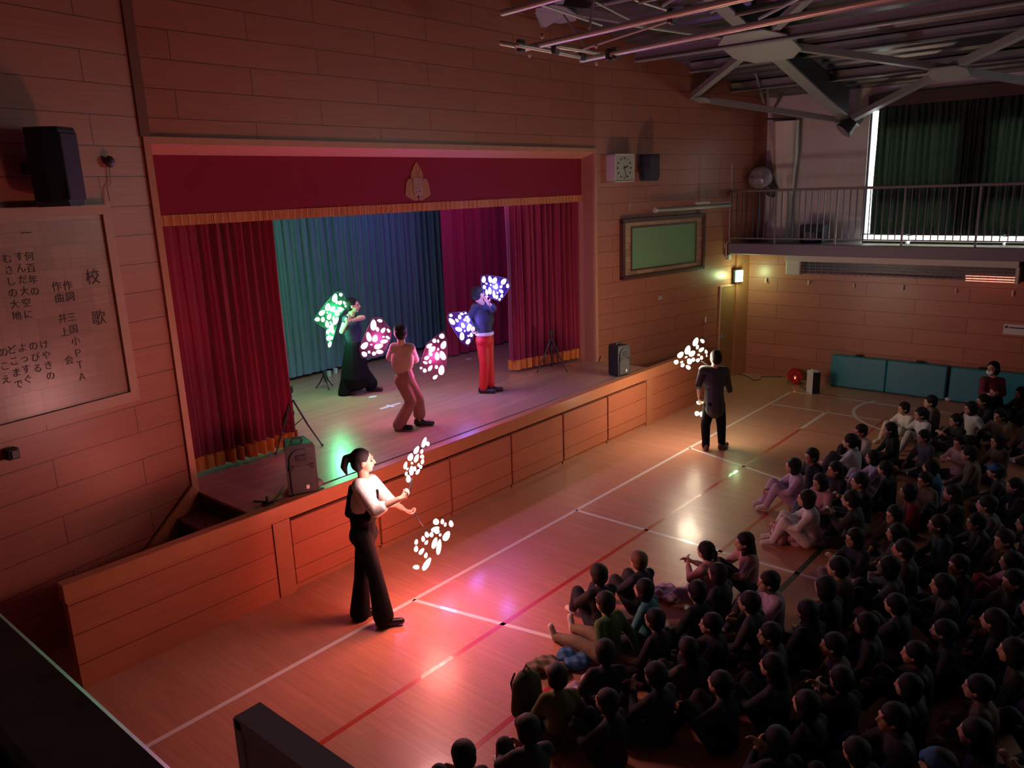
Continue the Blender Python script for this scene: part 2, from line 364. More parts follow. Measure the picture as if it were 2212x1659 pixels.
# ================================================================== STAGE
stage_floor_m = plank_mat('stage_boards', (.46, .27, .18), (.38, .22, .15), (.14, .06, .04), 1.5, .09, 0, 0, (0, 1), .28, .0015, coat=.25, bump=.15, grain=(2, 30))
SL, SR_ = -4.0, 3.86
sf = MB(); sf.bb(SL, SR_, -1.12, .3, .93, 1.0); sf.bb(-5.4, 5.4, .3, 4.0, .93, 1.0)
struct(sf.build('floor_stage', stage_floor_m, origin=(0, 0, 0)))
struct(MB().bb(-5.4, 5.4, 4.0, 4.2, 0, 7.6).build('wall_stage_rear', mat('dark_plaster', (.10, .09, .10), .8)))
struct(MB().bb(-5.6, -5.4, .2, 4.2, 0, 7.6).build('wall_stage_wing_left', mat('dark_plaster', (.1, .09, .1)))); struct(MB().bb(5.4, 5.6, .2, 4.2, 0, 7.6).build('wall_stage_wing_right', mat('dark_plaster', (.1, .09, .1))))
struct(MB().bb(-5.6, 5.6, .22, 4.2, 5.3, 5.4).build('ceiling_stage', mat('dark_plaster', (.1, .09, .1))))
# stage front: face board, posts, storage drawers
face_m = plank_mat('stage_front_boards', (.52, .165, .085), (.47, .15, .08), WMO, 30, .285, 0, -.045, (0, 2), .3, .004)
FY = -1.185
fr = thing('stage_apron', (0, FY, 0), 'long orange-brown wooden face of the stage with storage doors', 'stage')
g = MB(); g.bb(-5.82, -3.83, FY, FY+.09, 0, .84); g.build('end_panel', face_m, fr)
g = MB(); g.bb(3.80, 5.82, FY, FY+.09, 0, .84); g.build('end_panel', face_m, fr)
g = MB(); g.bb(-5.84, 5.84, FY-.01, FY+.11, .84, 1.01, .006); g.build('top_rail', mat('stage_rail_wood', (.52, .19, .09), .3, noise=.12, nscale=10), fr)
for px in (-3.72, 3.72): g = MB(); g.bb(px-.10, px+.10, FY-.012, FY+.05, 0, .84); g.build('post', trim_wood, fr)
g = MB(); g.bb(-3.62, 3.63, FY+.08, FY+.10, 0, .84); g.build('dark_recess', mat('recess_black', (.012, .008, .008), .9), fr)
dx_ = (3.63+3.62)/6
for i in range(6):
    x0 = -3.62+dx_*i
    g = MB(); g.bb(x0+.018, x0+dx_-.018, FY, FY+.06, .07, .80, .004); g.build('storage_door', face_m, fr)
    g = MB(); g.bb(x0+.02, x0+dx_-.02, FY+.03, FY+.07, 0, .05); g.build('kick_board', trim_wood, fr)
g = MB(); g.bb(-5.82, -5.74, FY+.09, FY+.1, 0, .84); g.build('end_cap', trim_wood, fr)
# steps on both sides
for sgn, nm in ((-1, 'dark wooden steps going down behind the left end of the stage front'), (1, 'dark wooden steps behind the right end of the stage front')):
    ex = SL if sgn < 0 else SR_
    t = thing('stage_steps', (ex, -.6, 0), nm, 'steps', 'stage steps')
    dk = mat('dark_step_wood', (.16, .06, .045), .45, noise=.2)
    for k in range(4):
        z1 = 1.0-.2*(k+1); xa = ex+sgn*(.30*k); xb = ex+sgn*(.30*(k+1))
        g = MB(); yb = -.02-abs(xb-ex)*KS*1.05
        g.bb(min(xa, xb), max(xa, xb), FY+.10, yb, z1-.03, z1); g.build('tread', dk, t)
        g = MB(); g.bb(xa-.012*sgn, xa+.012*sgn, FY+.10, yb, z1, z1+.17); g.build('riser', mat('riser_black', (.03, .012, .01), .6), t)
    g = MB(); g.bar((ex, -.04, 1.0), (ex+sgn*1.32, -.30, .02), .03, .22); g.build('stringer', trim_wood, t)
# valance and fringe, emblem
t = thing('stage_valance', (0, .28, 3.9), 'crimson velvet valance across the top of the stage opening', 'valance')
g = MB(); g.bb(XL, XR, .25, .30, 3.97, 4.62); g.build('panel', mat('valance_velvet', (.26, .004, .035), .85, noise=.1, nscale=6), t)
def pleat(x0, x1, y, z0, z1, amp, wl, nx=None, ph=0, yfun=None, th=.012, flat=0):
    nx = nx or max(8, int(abs(x1-x0)/wl*14)); nz = 10; vs = []; fs = []
    rnd = random.Random(int(x0*97+z0*13)); ph2 = rnd.random()*6
    for j in range(nz+1):
        z = z0+(z1-z0)*j/nz
        for i in range(nx+1):
            tt = i/nx; x = x0+(x1-x0)*tt
            k = amp*(0.18 if tt < flat else 1)
            u = 2*pi*(x-x0)/wl
            yy = (y if yfun is None else yfun(x))+k*(sin(u+.8*sin(u*.37+ph2)+.25*sin(z*1.7+ph)))+k*.45*sin(u*2.3+ph2)
            vs.append((x+.01*sin(z*2+u), yy, z))
    n = nx+1
    for j in range(nz):
        for i in range(nx): fs.append((j*n+i, j*n+i+1, (j+1)*n+i+1, (j+1)*n+i))
    g = MB().add(vs, fs)
    o = len(g.v); g.add([(p.x, p.y+th, p.z) for p in g.v[:o]], [f[::-1] for f in fs])
    for i in range(nx): g.add([], []); g.f.append((i, o+i, o+i+1, i+1)[::-1]); g.f.append((nz*n+i, nz*n+i+1, o+nz*n+i+1, o+nz*n+i)[::-1])
    return g
g = pleat(XL, XR, .245, 3.87, 3.985, .006, .03, nx=600); g.build('fringe', mat('valance_fringe', (.60, .22, .09), .75, noise=.3, nscale=80), t)
E_ = on(902, 397, 1, .24)
em = MB(); gold = mat('embroidery_gold', (.42, .16, .07), .6, noise=.2, nscale=40)
def leaf(L, Wd, n=14):
    pts = []
    for i in range(n+1): tt = i/n; pts.append((-Wd*sin(pi*tt**.8)*(1-.25*tt), L*tt))
    return pts+[(-a, b) for a, b in pts[::-1][1:-1]]
e = thing('school_emblem', (E_.x, .235, E_.z-.16), 'gold three-leaf school emblem embroidered on the crimson valance', 'emblem')
g = MB()
for an, L, Wd in ((0, .33, .13), (118, .27, .18), (-118, .27, .18)):
    c_, s_ = cos(radians(an)), sin(radians(an)); g.prism([(p[0]*c_-p[1]*s_, p[0]*s_+p[1]*c_) for p in leaf(L, Wd)], (E_.x, .242, E_.z-.03), (1, 0, 0), (0, 0, 1), .006)
g.build('leaf', gold, e)
g = MB(); g.bb(E_.x-.085, E_.x+.085, .232, .239, E_.z-.11, E_.z+.085); g.bb(E_.x-.07, E_.x+.09, .232, .239, E_.z-.16, E_.z-.11)
g.build('centre_plate', mat('embroidery_pale', (.42, .22, .22), .6), e)
g = MB()
for dz_ in (.05, .02, -.02, -.05): g.bb(E_.x-.07, E_.x+.07, .228, .232, E_.z+dz_-.006, E_.z+dz_+.006)
g.bb(E_.x-.045, E_.x+.045, .228, .232, E_.z-.075, E_.z-.065); g.bb(E_.x-.045, E_.x-.035, .228, .232, E_.z-.12, E_.z-.07); g.bb(E_.x+.035, E_.x+.045, .228, .232, E_.z-.12, E_.z-.07); g.bb(E_.x-.045, E_.x+.045, .228, .232, E_.z-.125, E_.z-.115)
for an in (-35, 0, 35): g.bar((E_.x, .236, E_.z+.10), (E_.x+.12*sin(radians(an)), .236, E_.z+.10+.14*cos(radians(an))), .008, .004)
g.build('stitched_lines', mat('embroidery_line', (.55, .25, .2), .6), e)
# curtains
def curtain(nm, lab, args, m_, fringe=True, grp=None):
    x0, x1, z0, z1 = args['x0'], args['x1'], args['z0'], args['z1']
    t = thing(nm, ((x0+x1)/2, args['y'], z0), lab, 'curtain', grp)
    zf = z0+(.17 if fringe else 0)
    kw = dict(amp=args['amp'], wl=args['wl'], yfun=args.get('yf'), flat=args.get('flat', 0))
    pleat(x0, x1, args['y'], zf, z1, **kw).build('drape', m_, t, smooth=True)
    if fringe: 
        kw['amp'] *= 1.25; pleat(x0, x1, args['y']-.01, z0, zf+.01, **kw).build('fringe', gold_fringe, t, smooth=True)
    return t
curtain('stage_curtain', 'crimson velvet curtain with orange fringe drawn to the left side of the stage', dict(x0=-3.93, x1=-2.38, y=.46, z0=1.04, z1=4.6, amp=.055, wl=.135, flat=.36, yf=lambda x: .44-.02*(x+3.93)), red_velvet, grp='front stage curtains')
curtain('stage_curtain', 'crimson velvet curtain with orange fringe drawn to the right side of the stage', dict(x0=2.28, x1=3.76, y=.6, z0=1.04, z1=4.6, amp=.055, wl=.135, flat=0, yf=lambda x: .72-.22*(x-2.28)), red_velvet, grp='front stage curtains')
curtain('side_curtain', 'plain magenta-lit wing curtain behind the performer in red trousers', dict(x0=2.62, x1=5.2, y=2.6, z0=1.03, z1=5.2, amp=.05, wl=.26), red_velvet, fringe=False)
curtain('backdrop_curtain', 'grey-blue backdrop curtain at the rear of the stage, lit green on its left', dict(x0=-5.3, x1=5.3, y=3.62, z0=1.06, z1=5.2, amp=.03, wl=.17), mat('backdrop_cloth', (.09, .16, .19), .8, noise=.1, nscale=8), fringe=False)

# ================================================================== GALLERIES, RIGHT SIDE
XB = 7.65
struct(MB().bb(8.0, 8.9, -15.6, -.72, 2.74, 2.86).build('floor_gallery_right', grey_paint))
tag(MB().bb(XB-.05, XB+.08, -15.5, -.74, 2.66, 2.88, .01).build('gallery_beam', mat('beam_paint', (.20, .16, .22), .5, noise=.1)), 'grey-violet painted edge beam of the right gallery', 'beam')
struct(MB().bb(XB+.08, 8.02, -15.6, -.74, 2.70, 2.86).build('trim_3', grey_paint))
def railing(x, y0, y1, zb, zt, lab, n):
    t = thing('gallery_railing', (x, y0, zb), lab, 'railing')
    g = MB(); g.bb(x-.035, x+.035, y0, y1, zt-.05, zt, .01); g.build('top_rail', grey_paint, t)
    g = MB(); g.bb(x-.012, x+.012, y0, y1, zb+.09, zb+.115); g.build('bottom_rail', grey_paint, t)
    k = 0; y = y0+.02
    while y < y1:
        big = k % 10 == 2
        g = MB(); r = .016 if big else .008; g.bb(x-r, x+r, y-r, y+r, zb+(0 if big else .1), zt-.05); g.build('post' if big else 'baluster', grey_paint if big else dark_steel, t)
        y += .118; k += 1
railing(XB, -.78-.118*80, -.74, 2.88, 3.95, 'grey gallery railing with thin balusters in front of the dark windows', 80)
tag(MB().cyl((7.66, -.735, 2.88), (7.66, -.735, 4.47), .018).build('rail_pole', mat('pale_pole', (.5, .4, .42), .5)), 'tall thin pole at the stage end of the gallery railing', 'pole')
# windows and blackout curtains on the upper right wall
glow = mat('daylight_glass', (.8, .85, .85), .3, emit=(.92, 1, .93), es=5.0)
for i, (ya, yb_) in enumerate(((-8.6, -3.0), (-15.3, -9.2))):
    wn = struct(MB().bb(8.96, 8.98, ya, yb_, 2.84, 5.35).build('window_%d' % (i+1), glow))
    g = MB()
    for yy in (ya+.02, ya+(yb_-ya)*.33, ya+(yb_-ya)*.66, yb_-.02): g.bb(8.88, 8.95, yy-.02, yy+.02, 2.84, 5.35)
    ye = min(yb_, -3.24); g.bb(8.86, 8.95, ya, ye, 3.62, 3.90); g.bb(8.86, 8.95, ya, ye, 2.98, 3.14); g.bb(8.86, 8.95, ya, ye, 5.0, 5.35); g.bb(8.86, 8.95, -5.1, -4.55, 2.98, 5.35); g.build('window_frame', dark_steel, wn)  # wide middle post added behind the cloth to block the window glow
bk = mat('blackout_cloth', (.03, .05, .04), .75, noise=.3, nscale=6)
_nt = bk.node_tree; _t = _nt.nodes.new('ShaderNodeBsdfTranslucent'); _t.inputs[0].default_value = (.26, .33, .26, 1); _m = _nt.nodes.new('ShaderNodeMixShader'); _m.inputs[0].default_value = .2
_nt.links.new(_nt.nodes['Principled BSDF'].outputs[0], _m.inputs[1]); _nt.links.new(_t.outputs[0], _m.inputs[2]); _nt.links.new(_m.outputs[0], _nt.nodes['Material Output'].inputs[0])
def bcurt(y0, y1, lab):
    t = thing('blackout_curtain', (8.75, (y0+y1)/2, 3.05), lab, 'curtain', 'blackout curtains on the gallery windows')
    g = pleat(y0, y1, 0, 3.02, 5.42, .045, .13)
    for i, p in enumerate(g.v): g.v[i] = Vector((8.77+p.y, p.x, p.z))
    g.build('drape', bk, t, smooth=True)
bcurt(-4.86, -3.17, 'dark green blackout curtain beside the bright window slit'); bcurt(-6.6, -4.84, 'dark green blackout curtain at the right edge of the picture'); bcurt(-8.7, -6.65, 'dark green blackout curtain beyond the right edge')
tag(MB().bb(8.70, 8.84, -9.5, -3.0, 5.40, 5.62).build('pelmet', mat('pelmet_wood', (.09, .055, .05), .6)), 'dark brown pelmet above the blackout curtains', 'pelmet')
# added glowing louvre boxes for the daylight showing under the curtains
for i, (ya, yb_) in enumerate(((1862, 1955), (1965, 2165), (2172, 2300))):
    p = on(ya, 525, 0, 8.5); q = on(yb_, 532, 0, 8.5)
    t = thing('daylight_strip', (8.5, (p.y+q.y)/2, 2.86), ['short strip of daylight at the foot of the window slit', 'long strip of daylight below the blackout curtain', 'strip of daylight cut by the right picture edge'][i], 'daylight strip', 'bright strips below the windows')
    g = MB(); g.bb(8.50, 8.62, q.y, p.y, 2.865, 2.90); g.bb(8.50, 8.62, q.y, p.y, 3.02, 3.04); g.build('casing', grey_paint, t)
    g = MB()
    for k in range(3): g.bb(8.50, 8.60, q.y+.02, p.y-.02, 2.905+.04*k, 2.93+.04*k)
    g.build('louvre', mat('daylight_strip_glow', (.9, .9, .8), .4, emit=(1, 1, .8), es=1.3), t)
# white tied curtain, bag, stored things in the gallery corner
cl = mat('off_white_cloth', (.92, .87, .82), .7, noise=.1, nscale=10, bump=.3, bscale=15)
t = thing('tied_curtain', (8.6, -1.55, 2.95), 'off-white curtain gathered into a tall bundle in the gallery corner', 'curtain')
g = MB(); N = 28; P0 = on(1692, 262, 0, 8.6); pts = []
vs = []; fs = []
prof = [(262, 26, 1694), (330, 24, 1694), (400, 19, 1693), (440, 16, 1690), (480, 19, 1684), (515, 26, 1676), (521, 27, 1675)]
for (pv, hw, pu) in prof:
    p = on(pu, pv, 0, 8.6); sc_ = (p-CP).dot(FWD)/CF; r = hw*sc_*1.1
    for k in range(N):
        th = 2*pi*k/N; rr_ = r*(1+.24*sin(9*th+pv*.01)+.06*sin(13*th))
        vs.append((8.6+.35*rr_*cos(th), p.y+rr_*sin(th), p.z))
for j in range(len(prof)-1):
    for k in range(N): fs.append((j*N+k, j*N+(k+1) % N, (j+1)*N+(k+1) % N, (j+1)*N+k))
fs.append(tuple(range(N))); fs.append(tuple(range((len(prof)-1)*N, len(prof)*N))[::-1])
g.add(vs, fs).build('drape', cl, t, smooth=True)
g = MB(); a = on(1655, 257, 0, 8.6); b_ = on(1720, 257, 0, 8.6); g.cyl(a, b_, .02); g.build('rail', dark_steel, t)
p = on(1642, 384, 0, 8.3); t = thing('wrapped_fan', (p.x, p.y, p.z-.25), 'round grey bundle wrapped in clear plastic behind the gallery rail', 'bundle')
g = MB(); g.ell(p, (.16, .26, .23), n=14, k=9); g.build('plastic_wrap', mat('plastic_wrap', (.40, .40, .44), .2, noise=.4, nscale=9, bump=1, bscale=9), t, smooth=True)
g = MB(); g.caps(on(1655, 400, 0, 8.4), on(1668, 415, 0, 8.4), .14, .11); g.cyl(p-HU*.2, (p.x, p.y, 2.87), .03, .05); g.bb(p.x-.15, p.x+.15, p.y-.15, p.y+.15, 2.86, 2.89); g.build('stand', dark_steel, t)
p = on(1755, 500, 0, 8.4); t = thing('storage_box', (8.4, p.y, 2.86), 'dark box standing on the gallery floor beside the white curtain', 'box')
g = MB(); g.bb(8.25, 8.6, p.y-.25, p.y+.2, 2.86, 3.22, .01); g.build('body', mat('box_dark', (.03, .03, .04), .6), t); g = MB(); g.bb(8.21, 8.25, p.y-.12, p.y+.10, 2.9, 3.08, .01); g.build('grey_label', mat('box_grey', (.25, .26, .3), .5), t)
# spotlight on the gallery column
p = on(1822, 282, 0, 8.35); t = thing('spotlight', (8.5, -2.66, 5.18), 'black cylindrical spotlight hanging below the roof bracket', 'spotlight')
g = MB(); q2 = on(1842, 262, 0, 8.45); g.rings([q2, p, p+(p-q2)*.05], [.11, .17, .17], 20); g.build('housing', mat('spot_black', (.03, .03, .035), .5), t, smooth=False)
g = MB(); g.rings([p+(p-q2)*.05, p+(p-q2)*.08], [.155, .155], 20); g.build('lens', mat('lens_grey', (.22, .2, .22), .3), t)
g = MB(); g.bar(q2, q2+Vector((0, 0, .14)), .03, .02); g.build('bracket', dark_steel, t)
# radiant heater below the gallery
y1 = on(1703, 575, 0, 8.1).y; y0 = on(2203, 600, 0, 8.1).y
t = thing('radiant_heater', (8.15, (y0+y1)/2, 2.25), 'long white ceiling heater with wire guard under the gallery, glowing at its right end', 'heater')
g = MB(); g.bb(7.9, 8.295, y0, y1, 2.52, 2.65, .01); g.bb(8.24, 8.295, y0, y1, 2.26, 2.6); g.bb(7.95, 8.295, y1-.30, y1, 2.24, 2.6, .02); g.bb(7.95, 8.295, y0, y0+.05, 2.24, 2.6); g.build('casing', mat('heater_white', (.62, .56, .53), .5, noise=.08, nscale=20), t)
g = MB(); g.bb(8.14, 8.24, y0+.06, y1-.31, 2.26, 2.52); g.build('reflector', mat('heater_dark', (.05, .055, .06), .35, .5), t)
g = MB()
for zz in (2.28, 2.34, 2.40, 2.46, 2.51): g.cyl((7.98, y0+.05, zz), (7.98, y1-.3, zz), .005, n=6)
yy = y0+.1
while yy < y1-.3: g.rings([(8.2, yy, 2.24), (8.0, yy, 2.27), (7.97, yy, 2.5)], .003, 5); yy += .12
g.build('wire_guard', mat('guard_wire', (.35, .33, .36), .4, .6), t)
ya = on(2085, 610, 0, 8.05).y; yb_ = on(2198, 614, 0, 8.05).y
g = MB()
for k, zz in enumerate((2.26, 2.30, 2.345)): g.cyl((8.07-.02*k, yb_, zz), (8.07-.02*k, ya, zz), .011, n=8)
g.build('glowing_tube', mat('heater_glow', (1, .5, .4), .4, emit=(1, .36, .25), es=1.15), t)
g = MB(); g.cyl((8.12, ya+.1, 2.30), (8.12, y1-.35, 2.30), .02, n=10); g.build('tube', mat('quartz', (.30, .22, .34), .15, .6), t)
# coat pegs
for k, (u, v) in enumerate(((1655, 606), (1747, 611), (1845, 618), (1951, 622), (2065, 628), (2188, 634))):
    p = on(u, v, 0, 8.27); g = MB(); g.caps(p+Vector((0, 0, .04)), p+Vector((-.03, 0, -.04)), .014, .012, 8, 3); g.bb(8.27, 8.3, p.y-.015, p.y+.015, p.z-.02, p.z+.05)
    tag(g.build('coat_peg', mat('peg_pale', (.95, .8, .7), .4)), 'small pale peg under the heater, %s from the left' % ['first', 'second', 'third', 'fourth', 'fifth', 'sixth'][k], 'peg', 'pegs under the heater')
p = on(2190, 712, 0, 8.29); t = thing('wall_notice', (8.29, p.y, p.z-.1), 'white paper notice on the right wall at the picture edge', 'notice')
g = MB(); g.bb(8.285, 8.3, p.y-.25, p.y+.16, p.z-.09, p.z+.09); g.build('paper', mat('paper', (.7, .66, .64), .7), t)
g = MB(); g.bb(8.283, 8.285, p.y+.09, p.y+.14, p.z+.02, p.z+.06); g.bb(8.283, 8.285, p.y-.22, p.y+.08, p.z+.02, p.z+.045); g.build('print', mat('print_dark', (.08, .07, .07), .7), t)
# exit sign, conduit, switches on splay wall
def splay_thing(nm, s, z, lab, cat, side=1):
    t = thing(nm, (0, 0, 0), lab, cat); e_ = Vector((cos(ang), -sin(ang), 0)) if side > 0 else Vector((-cos(ang), -sin(ang), 0))
    t.location = (Vector((3.84, 0, 0)) if side > 0 else Vector((-4.04, 0, 0)))+e_*s+HU*z; t.rotation_euler.z = -ang*side
    return t
def lbox(parent, nm, m_, x0, x1, y0, y1, z0, z1, bev=0): return MB().bb(x0, x1, y0, y1, z0, z1, bev).build(nm, m_, parent, local=True)
s, z = sR(1588, 595); t = splay_thing('exit_sign', s, z, 'small green glowing emergency exit sign above the corner door', 'exit sign')
t.rotation_euler.z = -ang-.35
lbox(t, 'housing', mat('sign_case', (.10, .45, .3), .5), -.095, .095, -.14, -.07, -.13, .13, .01)
lbox(t, 'lit_face', mat('exit_face', (.8, 1, .9), .4, emit=(.42, 1, .62), es=9), -.085, .085, -.155, -.141, -.12, .12)
fan_lamp(t, (0, -.3, 0), (.62, 1, .42), 15, .06)
g = MB(); g.caps((-.01, -.158, .07), (-.01, -.158, .07), .018, .018, 8, 3); g.bar((-.01, -.158, .045), (.0, -.158, -.01), .004, .035); g.bar((0, -.158, -.01), (.05, -.158, -.07), .004, .02); g.bar((0, -.158, -.01), (-.045, -.158, -.06), .004, .02); g.bar((-.01, -.158, .03), (-.06, -.158, .0), .004, .014); g.bar((-.01, -.158, .03), (.045, -.158, .01), .004, .014)
g.build('running_figure', mat('exit_green', (.02, .5, .25), .5, emit=(.05, .8, .35), es=3), t, local=True)
lbox(t, 'arm', dark_steel, -.02, .02, -.07, .1, .06, .10)
s, z = sR(1571, 555); t = splay_thing('junction_box', s, z, 'small pale junction box with a bent pipe below the gallery beam end', 'junction box')
lbox(t, 'box', mat('box_pale', (.55, .52, .48), .5), -.05, .05, -.07, 0, -.05, .05, .006)
g = MB(); g.rings([(-.05, -.04, 0), (-.10, -.04, .01), (-.10, -.04, .27), (-.06, -.04, .31), (.02, -.04, .31)], .012, 8); g.build('conduit', mat('conduit_pale', (.6, .45, .42), .5), t, local=True)
s, z = sR(1425, 643); t = splay_thing('wall_socket', s, z, 'small steel wall outlet below the green board', 'outlet')
lbox(t, 'plate', mat('outlet_dark', (.25, .13, .09), .4), -.06, .06, -.012, 0, -.06, .06, .003)
g = MB(); [g.bb(x_, x_+.014, -.022, -.012, -.045, .045) for x_ in (-.045, -.015, .012, .038)]; g.build('slots', mat('outlet_steel', (.6, .55, .52), .3, .5), t, local=True)
s, z = sR(1523, 690); t = splay_thing('wall_hook', s, z, 'thin white upright handle on the wall beside the corner door', 'hook'); lbox(t, 'bar', mat('peg_white', (.8, .7, .68), .4), -.012, .012, -.03, 0, -.06, .06, .004)
# clock
s, z = sR(1331, 364); t = splay_thing('wall_clock', s, z, 'square white wall clock mounted right of the stage opening', 'clock')
wp = mat('clock_white', (.66, .63, .60), .4)
for nm, a4 in (('case_side', (-.25, -.23, -.21, 0, -.24, .24)), ('case_side', (.23, .25, -.21, 0, -.24, .24)), ('case_top', (-.25, .25, -.21, 0, .22, .24)), ('case_bottom', (-.25, .25, -.21, 0, -.24, -.22))): lbox(t, nm, wp, *a4)
fc = lbox(t, 'dial', mat('clock_dial', (.46, .47, .40), .5), -.23, .23, -.195, -.15, -.22, .22)
ink = mat('ink', (.03, .03, .03), .6)
for i in range(12):
    th = 2*pi*i/12
    if i in (11, 0, 1): continue
    g = MB(); g.box((.17*sin(th), -.198, .17*cos(th)), (.025, .004, .03)); g.build('hour_mark', ink, t, local=True)
def text(s_, size, m_, name, loc, rot, parent=None, ext=.002, align='CENTER'):
    cu = bpy.data.curves.new(name, 'FONT'); cu.body = s_; cu.size = size; cu.align_x = align; cu.align_y = 'CENTER'; cu.extrude = ext
    tmp = bpy.data.objects.new(name, cu); COL.objects.link(tmp); bpy.context.view_layer.update()
    me = bpy.data.meshes.new_from_object(tmp.evaluated_get(bpy.context.evaluated_depsgraph_get())); bpy.data.objects.remove(tmp)
    o = bpy.data.objects.new(name, me); me.materials.clear(); me.materials.append(m_); COL.objects.link(o)
    o.location = loc; o.rotation_euler = rot
    if parent: o.parent = parent
    return o
for i, sx in ((12, 0), (11, -1), (1, 1)):
    th = 2*pi*(i % 12)/12; text(str(i), .06, ink, 'numeral', (.17*sin(th), -.199, .17*cos(th)), (pi/2, 0, 0), t)
for nm, th, L, wd in (('hour_hand', radians(73), .10, .016), ('minute_hand', radians(162), .17, .011)):
    g = MB(); g.bar((-.03*sin(th), -.203, -.03*cos(th)), (L*sin(th), -.203, L*cos(th)), .004, wd); g.build(nm, ink, t, local=True)
# green notice board with brick-pattern wooden border
s0_, z0_ = sR(1341, 604); s1_, z1_ = sR(1515, 462); t = splay_thing('notice_board', (s0_+s1_)/2, (z0_+z1_)/2, 'green notice board with brown frame and tiled wooden border', 'notice board')
hw = abs(s1_-s0_)/2; hh = .53
lbox(t, 'backing', plank_mat('border_tiles', (.50, .33, .22), (.36, .20, .13), (.22, .11, .07), .22, .12, 0, 0, (0, 2), .5, .004), -hw, hw, -.05, 0, -hh, hh)
db = mat('dark_brown_wood', (.10, .035, .03), .4)
g = MB(); g.bb(-hw-.03, -hw+.03, -.09, 0, -hh, hh); g.bb(hw-.03, hw+.03, -.09, 0, -hh, hh); g.bb(-hw-.03, hw+.03, -.09, 0, hh-.05, hh+.02); g.bb(-hw-.03, hw+.03, -.09, 0, -hh-.02, -hh+.04); g.build('outer_frame', db, t, local=True)
iw, ih = hw-.24, hh-.155
g = MB(); g.bb(-iw-.03, -iw, -.065, -.04, -ih-.03, ih+.03); g.bb(iw, iw+.03, -.065, -.04, -ih-.03, ih+.03); g.bb(-iw, iw, -.065, -.04, ih, ih+.03); g.bb(-iw, iw, -.065, -.04, -ih-.03, -ih); g.build('inner_frame', db, t, local=True)
lbox(t, 'green_felt', mat('green_felt', (.20, .38, .20), .85, noise=.1, nscale=30), -iw, iw, -.055, -.045, -ih, ih)
# hanging tube light / screen roll above it
a = spR(1395, 454)+Vector((-.02, -.22, 0)); b_ = spR(1557, 443)+Vector((-.02, -.22, 0))
t = thing('screen_roller', (a+b_)/2, 'grey screen roller hanging on two wires above the green board', 'projection screen')
g = MB(); g.cyl(a, b_, .035, n=16); g.build('tube', mat('roller_grey', (.36, .35, .33), .4, .3), t, smooth=False)
g = MB(); g.cyl(a+(a-b_).normalized()*.02, a+(a-b_).normalized()*-.02, .048, n=16); g.build('end_cap', mat('cap_pale', (.7, .6, .6), .4), t)
g = MB(); e1 = (b_-a); g.bar(a+e1*.5+HU*.06, a+e1*.98+HU*.06, .08, .02); g.build('bracket_rail', steel, t)
g = MB(); g.bar(a+e1*.5+HU*.075, a+e1*.68+HU*.075, .10, .045); g.build('motor_box', mat('motor_pale', (.62, .58, .55), .5), t)
wr = mat('wire', (.45, .35, .33), .4, .5)
l0 = spR(1350, 440)+Vector((0, -.1, 0))
g = MB(); g.cyl(l0, spR(1367, 130)+Vector((0, -.15, 0)), .006, n=5); g.build('wire', wr, t)
g = MB(); g.cyl(a+e1*.8+HU*.07, dep(a+e1*.8, 1571, 238), .006, n=5); g.build('wire', wr, t)
g = MB(); g.cyl(l0, a, .006, n=5); g.cyl(l0, l0-HU*.12, .015, n=6); g.build('guide_wire', wr, t)
# wall speakers
def wall_speaker(s, z, side, lab, yaw, h=.5, wd=.36, dp=.30):
    t = splay_thing('wall_speaker', s, z, lab, 'speaker', side); t['group'] = 'wall speakers'; t.rotation_euler.z += yaw
    m_ = mat('speaker_navy', (.03, .035, .055), .5, noise=.2)
    poly = [(-wd/2, 0), (wd/2, 0), (wd/2*.98, -dp*.55), (wd*.32, -dp), (-wd*.32, -dp), (-wd/2*.98, -dp*.55)]
    g = MB(); n = 6; vs = []
    for k, (zz, sc_) in enumerate(((-h/2, .78), (-h/2+.04, .9), (0, 1), (h/2-.03, .98), (h/2, .9))):
        vs += [(p[0]*sc_, (p[1]-.16)*1.0+(0 if sc_ > .95 else .01), zz) for p in poly]
    fs = [(i*6+k, i*6+(k+1) % 6, (i+1)*6+(k+1) % 6, (i+1)*6+k) for i in range(4) for k in range(6)]+[tuple(range(6))[::-1], tuple(range(24, 30))]
    g.add(vs, fs).build('cabinet', m_, t, local=True)
    lbox(t, 'grille', mat('grille_navy', (.045, .05, .075), .6, bump=.6, bscale=600), -wd*.31, wd*.31, -dp-.175, -dp-.15, -h/2+.05, h/2-.05, .008)
    lbox(t, 'bracket', dark_steel, -.05, .05, -.18, .02, -.05, .05)
s, z = sR(1382, 361); wall_speaker(s+.05, z-.02, 1, 'dark navy wall speaker right of the clock', -.25, .46, .33, .26)
s, z = sL(150, 365); wall_speaker(s+.38, z, -1, 'large black wall speaker above the song board at the left', .35, .66, .34, .28)
p = spL(232, 350); t = thing('bell', p, 'small round bell with cord on the wall between song board and stage', 'bell')
g = MB(); g.ell(p+Vector((0, -.05, 0)), (.045, .05, .055)); g.build('bell_cup', mat('bell_grey', (.12, .08, .12), .4, .4), t, smooth=True)
g = MB(); g.rings([p+Vector((0, -.03, -.05)), p+Vector((-.01, -.03, -.2)), spL(228, 405)+Vector((0, -.03, 0)), spL(233, 435)+Vector((0, -.05, 0))], .006, 6); g.build('cord', mat('cord_pale', (.5, .35, .35), .5), t)
